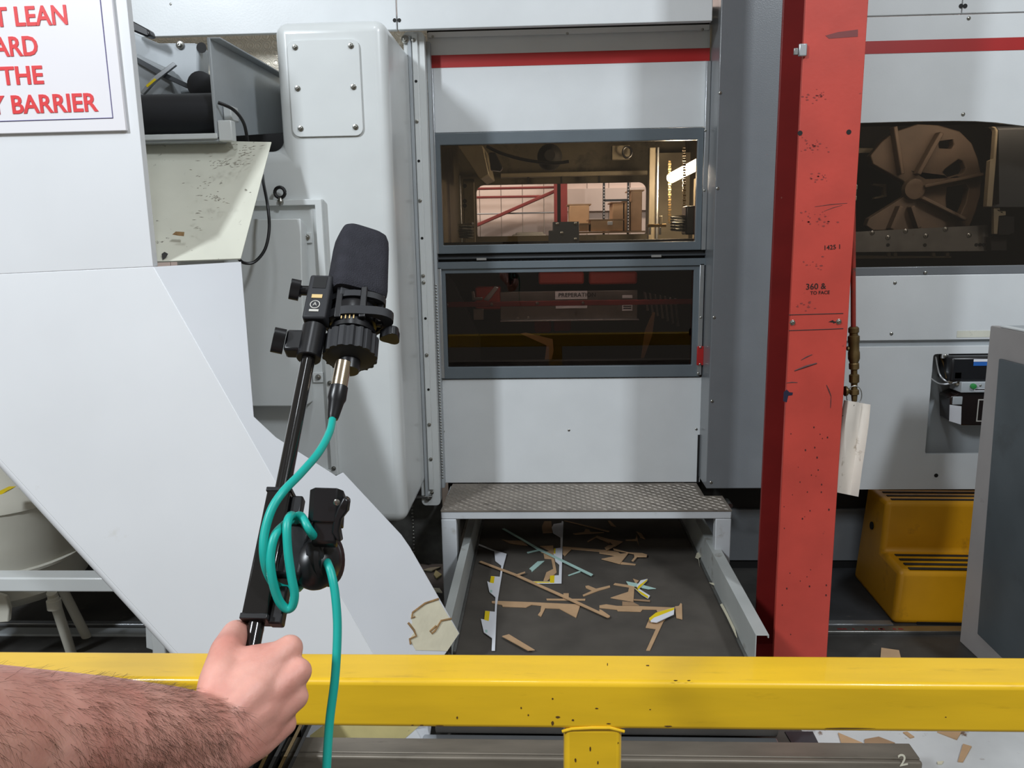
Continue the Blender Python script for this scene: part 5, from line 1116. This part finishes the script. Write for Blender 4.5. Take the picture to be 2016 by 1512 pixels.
for i in range(len(prf)-1):
    for k in range(NN): fs.append((i*NN+k, i*NN+(k+1) % NN, (i+1)*NN+(k+1) % NN, (i+1)*NN+k))
fm.add(vs, fs).build('foam_windshield', FOAM, mic, smooth=50)
# ---------------- cable with connector
cbt = thing('microphone_cable', U(655, 822, .93), 'teal microphone cable looped round the pole clamp', 'cable')
x0_, x1_, x2_ = U(677, 712, .955), U(667, 765, .942), U(655, 825, .925)
xd = (x1_-x0_)
MB().tube([x0_, x1_], .0098, 20).build('connector_shell', NICKEL, cbt, .001)
dd_ = (x2_-x1_).normalized(); LL = (x2_-x1_).length
MB().lathe(x1_-dd_*.002, dd_, [(0, .0108), (LL*.4, .0112), (LL*.5, .0095), (LL*.95, .007), (LL+.002, .006)], 20).build('connector_boot', BPLAST, cbt)
def z3(x, y, c): return U(440+x*.2381, 940+y*.2381, c)
cp = [U(655, 822, .926), U(649, 850, .90), U(628, 890, .86), U(592, 932, .815), z3(500, 110, .785), z3(400, 260, .772), z3(342, 450, .765), z3(332, 620, .762), z3(362, 780, .768), z3(430, 890, .785), z3(540, 925, .80), z3(640, 885, .83),
      z3(650, 650, .87), z3(620, 420, .85), z3(590, 335, .81), z3(552, 318, .785), z3(525, 400, .772), z3(532, 600, .768), z3(562, 820, .768), z3(588, 960, .770), z3(570, 1060, .772), z3(522, 1085, .772), z3(455, 1010, .768), z3(402, 830, .762),
      z3(388, 650, .762), z3(425, 480, .768), z3(505, 392, .785), z3(580, 340, .80), z3(640, 320, .795), z3(700, 420, .785), z3(755, 500, .80), z3(800, 580, .86), z3(835, 650, .84), z3(862, 715, .80), z3(895, 810, .79), z3(925, 980, .785), z3(942, 1250, .78), U(660, 1330, .772), U(649, 1420, .765), U(643, 1512, .755), U(638, 1640, .74), U(640, 1800, .70)]
MB().tube(spline(cp, 7), .0044, 12).build('cord', TEAL, cbt)

# =================================================================== 20. ARM AND HAND
def capsule(mb, p0, r0, p1, r1):
    d = p1-p0; L_ = d.length; prof = []
    for i in range(7): t = math.pi/2*i/6; prof.append((-r0*math.cos(t), r0*math.sin(t)))
    for i in range(7): t = math.pi/2*i/6; prof.append((L_+r1*math.sin(t), r1*math.cos(t)))
    mb.lathe(p0, d, prof, 18)
hb = MB()
def limb(pts):
    for (p, r), (q, s_) in zip(pts[:-1], pts[1:]): capsule(hb, p, r, q, s_)
J = lambda x, y, c, r: (U(x, y, c), r)
limb([J(-560, 1500, .30, .046), J(-330, 1470, .385, .045), J(-150, 1462, .44, .0445), J(0, 1452, .50, .043), J(180, 1442, .57, .039), J(330, 1440, .63, .034), J(405, 1440, .662, .029), J(440, 1432, .68, .026)])
limb([J(120, 1460, .56, .038), J(330, 1480, .63, .030), J(430, 1478, .672, .024)])
limb([J(415, 1415, .672, .022), J(480, 1350, .695, .0195), J(570, 1276, .728, .0125)])
limb([J(440, 1435, .672, .022), J(510, 1380, .695, .019), J(588, 1322, .718, .0122)])
limb([J(455, 1455, .672, .021), J(515, 1415, .695, .018), J(582, 1372, .714, .0118)])
limb([J(465, 1475, .674, .019), J(510, 1455, .695, .016), J(560, 1425, .712, .011)])
limb([J(425, 1405, .675, .020), J(436, 1340, .695, .0195), J(447, 1282, .722, .0155), J(463, 1246, .765, .0125), J(500, 1240, .805, .0105)])
limb([J(455, 1350, .70, .019), J(500, 1300, .715, .014)])
limb([J(470, 1310, .712, .016), J(535, 1290, .722, .012)])
limb([J(440, 1420, .670, .020), J(500, 1360, .692, .018), J(560, 1300, .722, .0115)])
limb([J(450, 1440, .670, .020), J(515, 1395, .693, .018), J(568, 1346, .715, .0115)])
limb([J(460, 1465, .672, .019), J(515, 1432, .693, .016), J(560, 1398, .712, .011)])
limb([J(570, 1276, .728, .0125), J(573, 1292, .778, .0105), J(525, 1300, .803, .0095), J(482, 1296, .797, .0085)])
limb([J(588, 1322, .718, .0122), J(584, 1338, .768, .0105), J(528, 1342, .793, .0095), J(482, 1336, .787, .0085)])
limb([J(582, 1372, .714, .0118), J(574, 1385, .758, .010), J(520, 1384, .782, .009), J(478, 1374, .776, .008)])
limb([J(560, 1425, .712, .011), J(550, 1432, .748, .009), J(508, 1424, .768, .008), J(476, 1412, .765, .0075)])
tmp = hb.build('hand_source', SKIN)
rm_ = tmp.modifiers.new('r', 'REMESH'); rm_.mode = 'VOXEL'; rm_.voxel_size = .0022
sm = tmp.modifiers.new('s', 'SMOOTH'); sm.iterations = 7; sm.factor = .5
dg = bpy.context.evaluated_depsgraph_get(); me = bpy.data.meshes.new_from_object(tmp.evaluated_get(dg)); bpy.data.objects.remove(tmp)
me.materials.clear(); me.materials.append(SKIN); me.shade_smooth()
per = put('person', me, label='bare hairy forearm and right hand gripping the black boom pole', cat='person')
# arm hair: fine strands rooted on the forearm and wrist
hm = MB(); fdir = (U(430, 1440, .67)-U(0, 1450, .5)).normalized()
polys = [p for p in me.polygons]
cand = []
for p in polys:
    c = p.center; r = c-CAM; dpt = r.dot(CF); x = 1008+F_PX*r.dot(CR)/dpt; y = 756-F_PX*r.dot(CU)/dpt
    if -60 < x < 540 and p.normal.dot(r) < .15*r.length and dpt < .70: 
        wgt = .18 if x < 150 else (.5 if x < 280 else 1.0)
        if x > 385 and y < 1375: continue
        if x > 430: wgt = max(0, 1-(x-430)/70)*(1 if y > 1385 else .15)
        if x < 330 and y > 1440: wgt *= 1.2
        cand.append((p, wgt))
cnt = 0
random.seed(3)
while cnt < 3000 and cand:
    p, wgt = random.choice(cand)
    if random.random() > wgt: cnt += .2; continue
    nrm = p.normal; t = (V((0, 0, -1))*.8+fdir*random.uniform(.1, .9)+V((random.gauss(0, .25), random.gauss(0, .25), random.gauss(0, .25)))); t = (t-nrm*t.dot(nrm)).normalized()
    L_ = random.uniform(.010, .022); a = p.center; b = a+t*L_*.5+nrm*L_*.18; c = a+t*L_+nrm*L_*.16; w_ = nrm.cross(t)*.00009
    hm.add([a-w_, a+w_, b+w_*.8, b-w_*.8, c], [(0, 1, 2, 3), (3, 2, 4)]); cnt += 1
hm.build('arm_hair', HAIR, per, smooth=0, kind='stuff')
